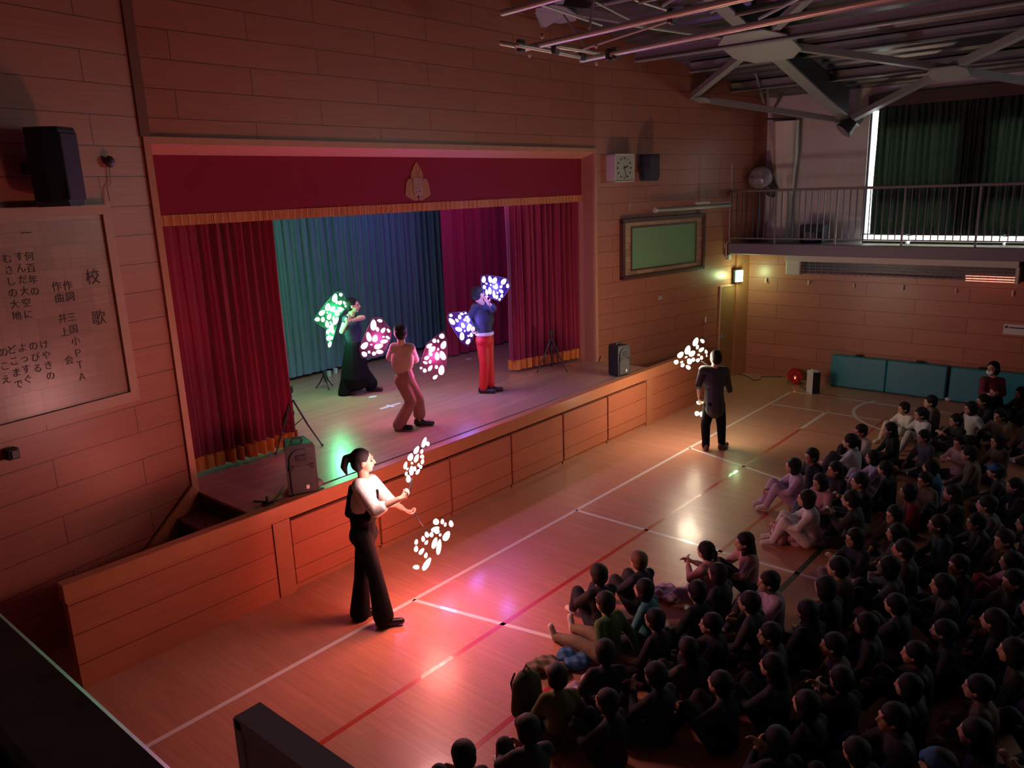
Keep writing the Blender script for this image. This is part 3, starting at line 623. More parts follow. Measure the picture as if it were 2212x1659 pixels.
# left socket
p = spL(22, 978); t = thing('wall_socket', p, 'small black box on the wall under the song board', 'outlet'); g = MB(); g.box(p+Vector((0, -.04, 0)), (.10, .08, .10), Matrix.Rotation(ang, 3, 'Z'), .008); g.build('box', black_plastic, t); g = MB(); g.box(p+Vector((.01, -.085, 0)), (.06, .02, .07), Matrix.Rotation(ang, 3, 'Z'), .004); g.build('cover', mat('cover_grey', (.12, .1, .1), .5), t)
# song board
z0_ = 2.19; z1_ = 4.12; t = splay_thing('song_board', 0, 0, 'large framed wooden board with the school song in Japanese brush writing', 'sign', -1)
Wn = 3.0; sx0 = -.50
pale = mat('board_frame_wood', (.50, .26, .18), .4, noise=.12, nscale=9)
g = MB(); g.bb(-Wn, sx0, -.07, 0, z1_-.09, z1_); g.bb(-Wn, sx0, -.07, 0, z0_, z0_+.10); g.bb(sx0-.09, sx0, -.07, 0, z0_+.10, z1_-.09); g.build('frame', pale, t, local=True)
lbox(t, 'panel', plank_mat('song_board_tiles', (.44, .23, .16), (.36, .18, .13), (.30, .15, .11), .16, .21, 0, 0, (0, 2), .3, .002), -Wn, sx0-.09, -.04, -.005, z0_+.10, z1_-.09)
brush = mat('brush_ink', (.035, .008, .01), .6)
def col_text(chars, u0, v0, u1, v1, size):
    n = len(chars)
    for i, ch in enumerate(chars):
        f = i/(n-1) if n > 1 else 0; s_, z_ = sL(u0+(u1-u0)*f, v0+(v1-v0)*f)
        text(ch, size, brush, 'brush_character', (-s_, -.042, z_), (pi/2, 0, 0), t, .001)
col_text('校歌', 195, 600, 208, 688, .15)
col_text('作詞', 141, 618, 146, 642, .095); col_text('作曲', 117, 620, 123, 645, .095)
col_text('三国小ＰＴＡ', 149, 686, 172, 814, .09); col_text('井上 会', 130, 688, 144, 778, .09); col_text('一', 51, 505, 51, 505, .10)
col_text('何百年の', 58, 555, 70, 630, .085); col_text('すんだ大空に', 36, 555, 56, 680, .085); col_text('むさしの大地', 10, 560, 31, 683, .085)
col_text('けやきの', 90, 745, 104, 812, .085); col_text('のびる', 67, 748, 76, 796, .085); col_text('よっすぐ', 43, 752, 55, 820, .085); col_text('どこまで', 20, 756, 35, 830, .085); col_text('のこえ', 2, 762, 8, 820, .085)

# ================================================================== THINGS ON THE FLOOR AT RIGHT
teal = mat('teal_vinyl', (.015, .22, .30), .4, noise=.12, nscale=5, bump=.15, bscale=12)
def matpad(ya, yb_, lab):
    t = thing('gym_mat', (8.2, (ya+yb_)/2, 0), lab, 'gym mat', 'teal gym mats along the right wall')
    R = Matrix.Rotation(-.10, 3, 'Y')
    g = MB()
    seg = 2; hy = (yb_-ya)/seg
    for k in range(seg): g.box((8.17, ya+hy*(k+.5), .33), (.16, hy*.995, .64), Matrix.Rotation(.06, 3, 'Y'), .02)
    g.build('folded_pad', teal, t)
    for y_ in (ya+.5, yb_-.5): g = MB(); g.bb(8.17, 8.23, y_-.06, y_+.06, .655, .685, .008); g.build('carry_strap', mat('strap_black', (.02, .02, .02), .7), t)
matpad(on(2046, 860, 2, 0).y, on(1797, 830, 2, 0).y, 'long teal folded gym mat leaning on the right wall'); matpad(-7.6, on(2050, 860, 2, 0).y-.02, 'second teal gym mat, right of the long one, behind the standing teacher')
p = on(2048, 866, 2, 0); g = MB(); g.ell(p+HU*.035, (.07, .06, .04)); g.ell(p+Vector((.05, -.07, .02)), (.04, .06, .02)); tag(g.build('plastic_bag', mat('shiny_plastic', (.8, .85, .85), .1, .3, noise=.4, bump=1, bscale=40), smooth=True), 'small crumpled shiny plastic bag on the floor by the teal mats', 'bag')
# cable reel
p = on(1718, 828, 2, 0); t = thing('cable_reel', (p.x, p.y, 0), 'red extension cable reel on the floor near the corner', 'cable reel')
rd = mat('reel_red', (.50, .012, .015), .35); c0 = Vector((p.x, p.y+.02, .16)); ax = (HF*-1+HR*-.3).normalized()
g = MB(); g.cyl(c0+ax*.08, c0+ax*.10, .14, n=28); g.cyl(c0-ax*.10, c0-ax*.08, .14, n=28); g.cyl(c0-ax*.1, c0+ax*.1, .06, n=20); g.build('flange', rd, t)
g = MB(); g.cyl(c0-ax*.075, c0+ax*.075, .11, n=24); g.build('wound_cable', mat('reel_dark', (.05, .01, .01), .6, bump=1, bscale=60), t)
g = MB(); g.cyl(c0+ax*.10, c0+ax*.115, .045, n=20); g.build('socket_hub', mat('hub_pink', (.55, .12, .12), .4), t)
g = MB(); g.box(c0+ax*.12-HU*.02, (.02, .02, .045), None, .004); g.build('pilot_lamp', mat('pilot', (1, .3, .1), .4, emit=(1, .25, .08), es=3), t)
g = MB(); sd = ax.cross(HU).normalized()
for q_ in (-1, 1): g.rings([c0+ax*.12*q_+sd*.13-HU*.155, c0+ax*.12*q_+sd*.05-HU*.02, c0+ax*.12*q_-sd*.05-HU*.02, c0+ax*.12*q_-sd*.13-HU*.155], .008, 6)
g.rings([c0+ax*.12+sd*.13-HU*.15, c0-ax*.12+sd*.13-HU*.15], .008, 6); g.rings([c0+ax*.12-sd*.13-HU*.15, c0-ax*.12-sd*.13-HU*.15], .008, 6); g.build('stand', dark_steel, t)
pts = [on(u, v, 2, .008) for u, v in ((1700, 814), (1670, 814), (1645, 813), (1642, 820), (1628, 822), (1612, 812), (1590, 806), (1572, 802))]
tag(MB().rings(pts, .009, 6).build('power_cord', mat('cord_dark', (.05, .035, .03), .6)), 'dark power cord running along the wall to the corner', 'cord')
pts = [on(u, v, 2, .008) for u, v in ((1725, 832), (1735, 838), (1741, 843), (1746, 843))]
tag(MB().rings(pts, .008, 6).build('power_cord', mat('cord_dark', (.05, .035, .03), .6)), 'short cord between the red reel and the white box', 'cord')
# white box heater
p0 = on(1743, 850, 2, 0); p1 = on(1756, 853, 2, 0); p2 = on(1776, 851, 2, 0)
t = thing('box_speaker', ((p0+p2)/2), 'white-sided box speaker with black front standing by the sideline corner', 'speaker')
c0 = (p0+p2)/2; Rz = Matrix.Rotation(-.72, 3, 'Z')
g = MB(); g.box(c0+HU*.225+Rz @ Vector((0, .07, 0)), (.17, .22, .45), Rz, .008); g.build('cabinet', mat('box_white', (.68, .64, .62), .5), t)
g = MB(); g.box(c0+HU*.225+Rz @ Vector((.0865, .07, 0)), (.012, .20, .42), Rz, .004); g.box(c0+HU*.225+Rz @ Vector((0, -.045, 0)), (.15, .012, .43), Rz, .004); g.build('grille', mat('box_black', (.01, .01, .012), .6, bump=.5, bscale=300), t)
g = MB(); g.rings([c0+HU*.45+Rz @ Vector((-.03, .02, 0)), c0+HU*.475+Rz @ Vector((-.03, .04, 0)), c0+HU*.475+Rz @ Vector((-.03, .11, 0)), c0+HU*.45+Rz @ Vector((-.03, .13, 0))], .008, 6); g.build('handle', mat('box_white', (.68, .64, .62)), t)

# ================================================================== THINGS ON STAGE
def pa_speaker(pb, lab, yaw, h=.57, wd=.32, dp=.33):
    t = thing('pa_speaker', (pb.x, pb.y, 1.0), lab, 'speaker', 'portable speakers at the stage edge'); t.rotation_euler.z = yaw
    g = MB(); prof = [(-wd/2, 0), (wd/2, 0), (wd*.36, dp), (-wd*.36, dp)]
    vs = []; lv = ((.0, .94), (.025, 1), (h*.92, 1), (h, .9))
    for zz, sc_ in lv: vs += [(p[0]*sc_, (p[1]-dp/2)*sc_+dp/2, zz) for p in prof]
    fs = [(i*4+k, i*4+(k+1) % 4, (i+1)*4+(k+1) % 4, (i+1)*4+k) for i in range(3) for k in range(4)]+[(3, 2, 1, 0), (12, 13, 14, 15)]
    g.add(vs, fs).build('cabinet', black_plastic, t, local=True)
    lbox(t, 'grille', mat('pa_grille', (.10, .095, .10), .45, .4, bump=.6, bscale=700), -wd*.40, wd*.40, -.018, 0, .035, h*.60, .012)
    g = MB(); pts = []
    for k in range(13): th = pi*k/12; pts.append((wd*.38*cos(th), h*.66+.13*h/.57*sin(th)*.9+.03))
    pts = pts+[(-wd*.38, h*.63), (-wd*.2, h*.60), (wd*.2, h*.60), (wd*.38, h*.63)]
    g.prism(pts, (0, -.008, 0), (1, 0, 0), (0, 0, 1), .02); g.build('horn_flare', mat('horn_black', (.05, .048, .055), .3), t, local=True)
    g = MB(); g.box((0, -.02, h*.75), (wd*.34, .01, .07), None, .01); g.build('horn_throat', mat('throat', (.005, .005, .005), .6), t, local=True)
    for sx in (-1, 1): g = MB(); g.prism([(sx*wd*.40, h*.62), (sx*wd*.24, h*.60), (sx*wd*.30, h*.53), (sx*wd*.40, h*.50)], (0, -.02, 0), (1, 0, 0), (0, 0, 1), .008); g.build('port', mat('throat', (.005, .005, .005)), t, local=True)
    lbox(t, 'logo_badge', mat('badge_white', (.75, .7, .66), .5), wd*.08, wd*.19, -.024, -.016, .07, .115, .012)
    g = MB(); g.rings([(-.06, dp*.45, h*.985), (-.05, dp*.45, h+.03), (.05, dp*.45, h+.03), (.06, dp*.45, h*.985)], .012, 8); g.build('handle', black_plastic, t, local=True)
    return t
P1 = on(660, 1070, 2, 1.0); pa_speaker(Vector((P1.x, P1.y+.02, 1)), 'black portable speaker on the left end of the stage edge', -.42)
P2 = on(1348, 812, 2, 1.0); pa_speaker(Vector((P2.x, P2.y, 1)), 'black portable speaker at the right end of the stage edge', -.25, .52, .27, .28)
def tripod(base, h, spread, rot, lab, grp='light tripods on stage'):
    t = thing('tripod_stand', (base.x, base.y, base.z), lab, 'tripod', grp); b = Vector(base)
    g = MB(); g.cyl(b+HU*.12, b+HU*(h-.06), .012, n=10); g.cyl(b+HU*h*.55, b+HU*(h*.55+.05), .022, n=10); g.build('centre_post', black_plastic, t)
    for k in range(3):
        th = rot+2*pi*k/3; d_ = Vector((cos(th), sin(th), 0)); f_ = b+d_*spread
        lg = MB(); lg.rings([b+HU*h*.80+d_*.02, b+HU*h*.38+d_*spread*.52, f_+HU*.01], [.014, .012, .008], 8); leg = lg.build('leg', black_plastic, t)
        g = MB(); g.ell(f_+HU*.014, (.016, .016, .014), n=8, k=6); g.build('foot', mat('rubber', (.02, .02, .02), .8), leg)
        g = MB(); g.cyl(b+HU*h*.36, b+HU*h*.5+d_*spread*.38, .006, n=6); g.build('brace', black_plastic, t)
    g = MB(); g.box(b+HU*(h-.02), (.06, .05, .09), None, .01); g.cyl(b+HU*(h-.02), b+HU*(h-.02)+Vector((.06, .05, 0)), .018, n=8); g.build('head', black_plastic, t)
    return t
tripod(on(640, 965, 2, 1), .78, .34, 1.2, 'black tripod in front of the left stage curtain')
tripod(on(1192, 800, 2, 1), .70, .30, .7, 'black tripod in front of the right stage curtain')
tripod(on(704, 838, 2, 1), .28, .16, .2, 'low small tripod beside the backdrop at the left')
# small lamp and cables at the stage edge
p = on(688, 1058, 2, 1.0); t = thing('stage_lamp', (p.x, p.y, 1), 'small grey lamp head beside the left portable speaker', 'lamp')
g = MB(); g.rings([p+Vector((-.04, 0, .05)), p+Vector((.0, 0, .07)), p+Vector((.04, .0, .10))], [.03, .034, .05], 14); g.build('housing', mat('lamp_grey', (.16, .14, .15), .5), t, smooth=True); g = MB(); g.bb(p.x-.05, p.x+.05, p.y-.04, p.y+.04, 1.0, 1.02, .006); g.cyl(p+HU*.01, p+HU*.06, .012); g.build('base', black_plastic, t)
p = on(579, 1090, 2, 1.0); t = thing('microphone_stand', (p.x, p.y, 1), 'short black stand base lying at the left stage edge', 'stand')
g = MB(); g.cyl(p, p+HU*.02, .07, .06, n=16); g.cyl(p, p+HU*.09, .018, n=10); g.build('base', black_plastic, t); g = MB(); g.cyl(p+HU*.03, on(548, 1083, 2, 1.02), .01); g.cyl(p+HU*.03, on(603, 1080, 2, 1.02), .01); g.build('bar', black_plastic, t)
tag(MB().rings([on(u, v, 2, 1.008) for u, v in ((585, 1085), (600, 1072), (606, 1060), (612, 1050))], .006, 6).build('power_cord', mat('cord_dark', (.05, .035, .03))), 'thin cable on the stage floor by the left speaker', 'cord')
tp = mat('white_tape', (.62, .66, .68), .5)
for (u, v, s1, s2, lab) in ((843, 877, .20, .08, 'white cross of tape marking the middle of the stage'), (805, 857, .07, .05, 'small white tape mark behind the stage centre'), (1012, 775, .06, .04, 'tiny white mark near the wing curtain')):
    p = on(u, v, 2, 1.001); tag(MB().bb(p.x-s1, p.x+s1, p.y-.03, p.y+.03, 1.0, 1.002).bb(p.x-.03, p.x+.03, p.y-s2, p.y+s2, 1.0, 1.0025).build('tape_mark', tp), lab, 'tape mark', 'tape marks on stage')
for (u, v, lab) in ((711, 812, 'small pale object on the floor at the left foot of the backdrop'), (725, 806, 'small clear cup at the foot of the backdrop')):
    p = on(u, v, 2, 1.0); tag(MB().cyl(p, p+HU*.09, .035, .042, 12).build('cup', mat('cup_pale', (.45, .6, .6), .3)), lab, 'cup', 'cups by the backdrop')
tag(MB().rings([Vector((-3.9, -1.02, 1.003)), Vector((3.8, -1.02, 1.003))], .006, 5).build('edge_cable', mat('cord_dark', (.05, .035, .03))), 'thin dark cable running along the whole stage edge', 'cord')

# ================================================================== folded basketball goal frame, near gallery, backboard
PF = 5.45
def pf_(u, v, z=PF): return on(u, v, 2, z)
t = thing('folded_goal_frame', pf_(1300, 60), 'folded basketball goal frame of silver pipes hoisted under the roof', 'basketball frame')
pipe = mat('pipe_silver', (.66, .60, .55), .38, .4, noise=.1)
a1, b1 = pf_(1120, 108), pf_(1120, 108)+(pf_(1590, 0)-pf_(1120, 108))*1.5
a2, b2 = pf_(1256, 130), pf_(1256, 130)+(pf_(1700, 40)-pf_(1256, 130))*1.5
a0, b0 = pf_(1086, 28), pf_(1086, 28)+(pf_(1230, -12)-pf_(1086, 28))*3
for (p, q, r) in ((a1, b1, .028), (a2, b2, .028), (a0, b0, .024)): g = MB(); g.caps(p, q, r, r, 12, 3); g.build('main_pipe', pipe, t, smooth=True)
for (p, q, r) in ((pf_(1083, 93), pf_(1118, 100), .024), (pf_(1118, 97, PF-.03), pf_(1258, 124, PF-.03), .022), (pf_(1160, 95, PF+.06), pf_(1320, 120, PF+.06), .018), (pf_(1205, 100), pf_(1280, 113), .02)): g = MB(); g.caps(p, q, r, r, 10, 3); g.build('cross_pipe', pipe, t, smooth=True)
for (u, v, du, dv, z0q, z1q) in ((1240, 112, 1462, 40, PF, PF+.1), (1218, 33, 1270, 106, PF+.7, PF), (1283, -10, 1273, 62, PF+1.2, PF+.2), (1285, 4, 1358, 42, PF+.6, PF+.7), (1160, 8, 1300, 55, PF+.9, PF+.8), (1360, 55, 1490, 74, PF+.5, PF+.6), (1370, 0, 1440, 22, PF+.6, PF+.55)):
    g = MB(); g.cyl(on(u, v, 2, z0q), on(du, dv, 2, z1q), .012 if z0q < PF+.8 else .016, n=8); g.build('stay_rod', pipe, t)
for (u, v) in ((1125, 100), (1258, 117), (1316, 118), (1330, 116), (1199, 104), (1451, 35)):
    g = MB(); c0 = pf_(u, v); g.box(c0, (.09, .05, .12), None, .01); g.build('clamp', dark_steel, t)
for (u, v) in ((1144, 119), (1289, 137), (1171, 78), (1288, 99)): g = MB(); g.ell(pf_(u, v, PF-.05), (.02, .02, .025), n=10, k=6); g.build('wire_stop', mat('stop_pale', (.7, .5, .45), .5), t)
g = MB(); g.add([on(1155, 26, 2, 6.3), on(1222, 35, 2, 6.3), on(1177, 60, 2, 6.15), on(1168, 58, 2, 6.15), on(1155, 26, 2, 6.33), on(1222, 35, 2, 6.33), on(1177, 60, 2, 6.18), on(1168, 58, 2, 6.18)], [(0, 1, 2, 3), (7, 6, 5, 4), (0, 4, 5, 1), (1, 5, 6, 2), (2, 6, 7, 3), (3, 7, 4, 0)])
tag(g.build('bracket_plate', mat('pale_violet_steel', (.45, .40, .50), .5)), 'pale triangular steel plate above the left pipe ends', 'steel plate')
# rest of frame: second half over audience
for k in range(7):
    u0 = 1380+k*52; v0 = 5+k*7
    a_ = on(u0, v0, 2, 5.9); d_ = Vector((-.45*(1 if k % 2 else -.7), -.8, .1))
    tag(MB().cyl(a_, a_+d_, .02, n=8).build('lattice_rod', steel), ['short', 'thin', 'grey', 'slanted', 'pale', 'stubby', 'last'][k]+' steel rod above the silver pipes, %s from the left' % ['first', 'second', 'third', 'fourth', 'fifth', 'sixth', 'seventh'][k], 'rod', 'rods above the pipes')
# near gallery
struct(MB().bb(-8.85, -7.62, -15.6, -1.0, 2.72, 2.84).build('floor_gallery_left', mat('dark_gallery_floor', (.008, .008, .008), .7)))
t = thing('gallery_parapet', (-7.6, -6, 2.66), 'dark parapet of the near gallery with a mottled shiny rail', 'parapet')
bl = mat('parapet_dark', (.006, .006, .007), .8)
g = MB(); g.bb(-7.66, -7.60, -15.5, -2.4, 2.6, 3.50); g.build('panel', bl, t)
g = MB(); g.bb(-7.69, -7.585, -15.5, -2.4, 3.50, 3.53, .008); g.build('rail', mat('mottled_rail', (.16, .15, .15), .4, .3, noise=.9, nscale=9), t)  # strongly mottled colour along the rail top
p = on(530, 1541, 0, -6.9); tz = p.z
t = thing('basketball_backboard', (-6.9, p.y-.9, tz-1.05), 'grey back of a basketball backboard below the near gallery', 'backboard')
gb = mat('backboard_grey', (.6, .54, .62), .5)
g = MB(); g.bb(-6.93, -6.89, p.y-1.8, p.y, tz-1.05, tz, .006); g.build('board', gb, t)
g = MB(); e_ = .045; g.bb(-6.935, -6.85, p.y-1.8, p.y, tz-.03, tz+.01); g.bb(-6.935, -6.85, p.y-.03, p.y+.01, tz-1.05, tz); g.build('padded_rim', mat('rim_grey', (.7, .64, .72), .5), t)
g = MB(); g.bar((-6.95, p.y-.22, tz-.42), (-6.95, p.y-.80, tz-.12), .015, .02); g.bb(-6.96, -6.94, p.y-.30, p.y-.27, tz-.55, tz-.25); g.bb(-7.6, -6.93, p.y-.5, p.y-.45, tz-.5, tz-.45); g.build('support_arm', mat('arm_pale', (.3, .27, .3), .5), t)

# ================================================================== LIGHT FANS
def fan(lab, org, sc_, blobs, base, df, hand, color, es, tilt=0, film=True):
    power = es; es = 3.5; pcol = tuple(.66+.34*c for c in color)
    pts3 = []; cu = org[0]+sum(b[0]+b[2] for b in blobs)/2/len(blobs)/sc_; cv = org[1]+sum(b[1]+b[3] for b in blobs)/2/len(blobs)/sc_
    c0 = dep(base, cu, cv, df); N = (HF*-1).normalized(); N = (Matrix.Rotation(tilt, 3, 'Z') @ N).normalized()
    X = HU.cross(N).normalized(); Y = N.cross(X)
    def pl(u, v): d_ = ray(org[0]+u/sc_, org[1]+v/sc_); q_ = CP+d_*((c0-CP).dot(N)/d_.dot(N)); r_ = q_-c0; return r_.dot(X), r_.dot(Y)
    t = thing('light_fan', c0, lab, 'light fan', 'glowing butterfly fans')
    px = 1/((c0-CP).dot(HF)/CF)/sc_   # crop px -> m helper
    em_ = mat('petal_%s' % '_'.join('%d' % int(c*100) for c in color)+'_%d' % es, (.9, .9, .9), .4, emit=pcol, es=es)
    hp = []
    for b in blobs:
        p = Vector(pl(b[0], b[1])); q = Vector(pl(b[2], b[3])); w_ = b[4]/sc_*((c0-CP).dot(HF)/CF)/2
        ctr = (p+q)/2; L = (q-p).length/2; dr = (q-p).normalized() if L > 1e-5 else Vector((0, 1)); L = max(L, w_*.6); w_ *= .92
        nn = 14; poly = []
        for k in range(nn):
            th = 2*pi*k/nn; a_ = L*cos(th); bb_ = w_*sin(th)*(1+.18*cos(th))
            pt = ctr+dr*a_+Vector((-dr.y, dr.x))*bb_; poly.append(pt); hp.append((pt.x*1.08, pt.y*1.08))
        m3 = MB(); rim = [c0+X*p_.x+Y*p_.y for p_ in poly]; cc = c0+X*ctr.x+Y*ctr.y
        vs = rim+[r_*.55+cc*.45+N*.008 for r_ in rim]+[r_*.55+cc*.45-N*.008 for r_ in rim]
        fs = [(k, (k+1) % nn, nn+(k+1) % nn, nn+k) for k in range(nn)]+[((k+1) % nn, k, 2*nn+k, 2*nn+(k+1) % nn) for k in range(nn)]+[tuple(range(nn, 2*nn)), tuple(range(2*nn, 3*nn))[::-1]]
        m3.add(vs, fs).build('light_petal', em_, t)
    if film:
        h_ = hull(hp); MB().prism(h_, c0, X, Y, .0015).build('film', mat('film_%d_%d_%d' % tuple(int(c*9) for c in color), tuple(.10*c for c in color), .4, alpha=.2), t)
        MB().rings([c0+X*a_+Y*b_ for a_, b_ in h_+[h_[0]]], .003, 5).build('rim', black_plastic, t)
    fan_lamp(t, N*.06, color, power, .20 if not film else .12)
    if hand is not None:
        hv = Vector(hand); g = MB(); dirn = (c0-hv); g.cyl(hv-dirn.normalized()*.05, hv+dirn*(.45), .011, .008, 8); g.build('handle', black_plastic, t)
    return t
BG = (-.95+.9, 0, 1)
baseG = on(775, 850, 2, 1.0); baseM = on(893, 922, 2, 1.0); baseB = on(1052, 848, 2, 1.0); baseW = on(812, 1340, 2, 0); baseY = on(1541, 972, 2, 0)
HG1 = dep(baseG, 752, 690, -.05); HG2 = dep(baseG, 745, 716, -.1)
HM1 = dep(baseM, 846, 763, .22); HM2 = dep(baseM, 898, 775, .22)
HB1 = dep(baseB, 1024, 712, -.12); HB2 = dep(baseB, 1058, 655, -.15)
HW1 = dep(baseW, 884, 1063, -.18); HW2 = dep(baseW, 898, 1112, .22)
HY1 = dep(baseY, 1530, 790, .25); HY2 = dep(baseY, 1510, 864, .05)
RED = (1, .20, .15)
GREEN, PINK, BLUE, WARM, YEL = (.10, 1, .38), (1, .16, .55), (.22, .18, 1), (1, .44, .42), (1, .80, .56)
fan('green glowing fan held up by the performer at the left rear', (670, 620), 11.06, [(615,160,565,360,130),(690,165,770,200,90),(640,315,630,400,60),(750,330,685,415,90),(795,340,840,420,60),(830,440,865,475,50),(440,390,400,570,130),(590,470,480,570,110),(350,560,220,670,120),(110,785,230,760,110),(300,715,305,835,100),(400,605,410,625,45),(480,630,430,780,110),(400,800,410,970,100),(490,815,490,880,55),(570,690,540,800,60),(660,490,800,540,70),(760,570,560,590,80),(700,640,590,670,80)], baseG, -.15, HG1, GREEN, 42)
fan('narrow green fan hanging below the other green fan', (670, 620), 11.06, [(665,720,560,900,110),(530,880,470,1080,120),(420,1020,420,1130,80),(550,1000,540,1120,70),(470,1150,420,1280,110),(530,1170,500,1260,60),(490,1290,450,1440,85)], baseG, -.2, HG2, GREEN, 20)
fan('pink glowing fan at the left of the crouching performer', (770, 680), 16.59, [(620,170,600,560,230),(740,195,930,230,120),(750,440,760,600,120),(1020,470,890,640,140),(1100,500,1190,630,100),(400,620,480,960,190),(700,720,630,970,200),(400,1000,180,1210,210),(530,1050,530,1090,90),(970,760,970,820,100),(1050,770,1190,860,110),(1130,930,860,980,150),(950,1080,640,1180,200),(960,1330,700,1330,160),(460,1280,450,1390,100),(590,1330,660,1450,160),(200,1340,360,1480,190)], baseM, .28, HM1, PINK, 26)
fan('pink glowing fan at the right of the crouching performer', (895, 710), 13.82, [(850,150,800,290,170),(620,300,580,420,130),(710,320,715,420,60),(530,450,370,570,120),(920,370,830,600,170),(620,540,440,690,150),(712,575,712,650,60),(430,720,530,800,100),(670,700,690,940,150),(790,670,900,930,180),(440,820,310,920,120),(480,930,460,1040,90),(260,990,390,1040,90),(200,1140,200,1210,85),(300,1190,320,1310,120),(530,1100,420,1260,110),(660,1090,660,1200,105),(830,1090,790,1380,190),(690,1390,560,1500,110)], baseM, .28, HM2, PINK, 26)
fan('blue glowing fan low at the left of the performer in red trousers', (960, 665), 18.44, [(260,235,260,360,140),(190,420,400,660,190),(440,440,550,560,110),(620,215,760,260,100),(840,175,840,250,95),(590,270,620,450,140),(960,340,830,410,120),(780,430,830,520,85),(980,410,930,580,140),(690,600,780,800,150),(430,810,700,900,190),(800,880,820,960,70),(1020,600,940,940,170),(1170,750,1110,950,150),(700,970,700,1290,200),(940,1080,970,1160,75),(1070,990,1070,1160,130),(1010,1240,880,1440,170)], baseB, -.15, HB1, BLUE, 40)
fan('blue glowing fan raised in front of the face of the performer in red trousers', (1030, 590), 23.7, [(370,160,340,490,220),(640,150,720,490,200),(980,220,840,530,240),(1480,300,1270,560,250),(430,500,540,570,90),(680,560,740,640,85),(820,650,1050,780,170),(990,520,1030,800,130),(1570,540,1580,760,160),(1300,620,1200,760,130),(370,610,400,810,180),(480,820,530,1130,140),(640,720,690,1090,180),(850,880,900,1280,150),(1040,960,1080,1060,100),(1150,850,1340,1010,170),(1050,1120,1000,1330,150),(1310,1080,1240,1250,140),(1200,1280,1130,1400,110)], baseB, -.18, HB2, BLUE, 40)
fan('white glowing fan raised by the woman with a ponytail', (865, 935), 13.82, [(760,130,660,440,130),(820,260,820,390,110),(540,400,420,620,140),(660,490,620,620,90),(340,620,260,830,170),(530,640,430,880,130),(660,650,640,760,130),(680,780,640,930,100),(340,870,350,940,75),(180,860,120,1080,110),(230,1040,180,1110,65),(340,990,320,1270,150),(430,1000,430,1150,90),(550,910,540,1010,80),(620,960,600,1070,90),(570,1080,470,1240,100),(190,1160,160,1280,90),(240,1260,230,1480,150)], baseW, -.15, HW1, WARM, 82, film=False)
fan('white glowing fan held low by the woman with a ponytail', (880, 1110), 12.76, [(790,130,790,300,190),(970,140,960,285,110),(1060,240,1030,350,80),(1190,180,1220,360,140),(880,370,660,470,150),(810,380,810,550,170),(920,540,890,620,75),(1150,480,1010,740,200),(520,490,550,650,130),(670,500,660,640,120),(430,610,440,770,110),(560,730,490,850,90),(800,650,700,960,150),(900,700,840,1130,150),(260,700,230,850,110),(250,880,230,1050,130),(450,950,330,1120,130),(530,1070,490,1220,110),(640,1210,430,1560,180),(150,1470,330,1470,160)], baseW, .25, HW2, RED, 60, film=False)
fan('yellowish white glowing fan beside the head of the man on the gym floor', (1445, 720), 18.43, [(1130,170,1000,510,220),(1260,240,1400,370,140),(1170,470,1110,630,110),(1390,580,1200,720,150),(1460,660,1500,810,120),(1505,850,1505,930,60),(800,490,690,830,230),(1030,720,810,890,220),(560,750,360,960,220),(730,920,640,970,75),(1140,850,1230,870,90),(1300,890,1300,1050,120),(1210,1010,1100,1130,150),(970,970,960,1130,150),(780,1010,850,1230,210),(560,1110,450,1180,80),(200,1120,370,1170,200),(590,1200,500,1340,150),(680,1290,850,1420,160)], baseY, .30, HY1, YEL, 96, film=False)
fan('small lit corner of a fan at the hip of the man on the gym floor', (1400, 680), 4.88, [(510,915,555,940,40),(500,1020,530,1060,55),(560,1020,565,1075,40)], baseY, .15, HY2, YEL, 14, film=False)

# ================================================================== PEOPLE
def remesh(mb, voxel, sm=4, name='tmp'):
    o = mb.build(name, None, local=True)
    md = o.modifiers.new('r', 'REMESH'); md.mode = 'VOXEL'; md.voxel_size = voxel; md.use_smooth_shade = True
    ms = o.modifiers.new('s', 'SMOOTH'); ms.factor = .5; ms.iterations = sm
    bpy.context.view_layer.update()
    me = bpy.data.meshes.new_from_object(o.evaluated_get(bpy.context.evaluated_depsgraph_get()))
    om = o.data; bpy.data.objects.remove(o); bpy.data.meshes.remove(om); me.shade_smooth(); return me
def put(me, name, m_, parent):
    me.name = name; me.materials.clear(); me.materials.append(m_)
    o = bpy.data.objects.new(name, me); COL.objects.link(o); o.parent = parent; return o
def frame(face):
    F = Vector(face).normalized(); X = F.cross(HU).normalized(); U = X.cross(F); return Matrix((X, F, U)).transposed()
def head_prims(g, h, face, s=1.0, nk=None):
    R = frame(face); P = lambda x, y, z: h+R @ Vector((x*s, y*s, z*s))
    g.ell(P(0, -.012, .025), (.074*s, .092*s, .088*s), R); g.ell(P(0, .022, -.035), (.058*s, .066*s, .072*s), R)
    g.caps(P(0, .055, -.082), P(0, .05, -.075), .026*s, .028*s); g.caps(P(0, .088, .012), P(0, .104, -.022), .009*s, .014*s, 8)
    g.caps(P(-.03, .078, .03), P(.03, .078, .03), .014*s, .014*s, 8)
    g.caps(P(-.017, .086, -.052), P(.017, .086, -.052), .009*s, .009*s, 8)
    for sx in (-1, 1): g.ell(P(sx*.076, -.005, -.008), (.010*s, .022*s, .032*s), R)
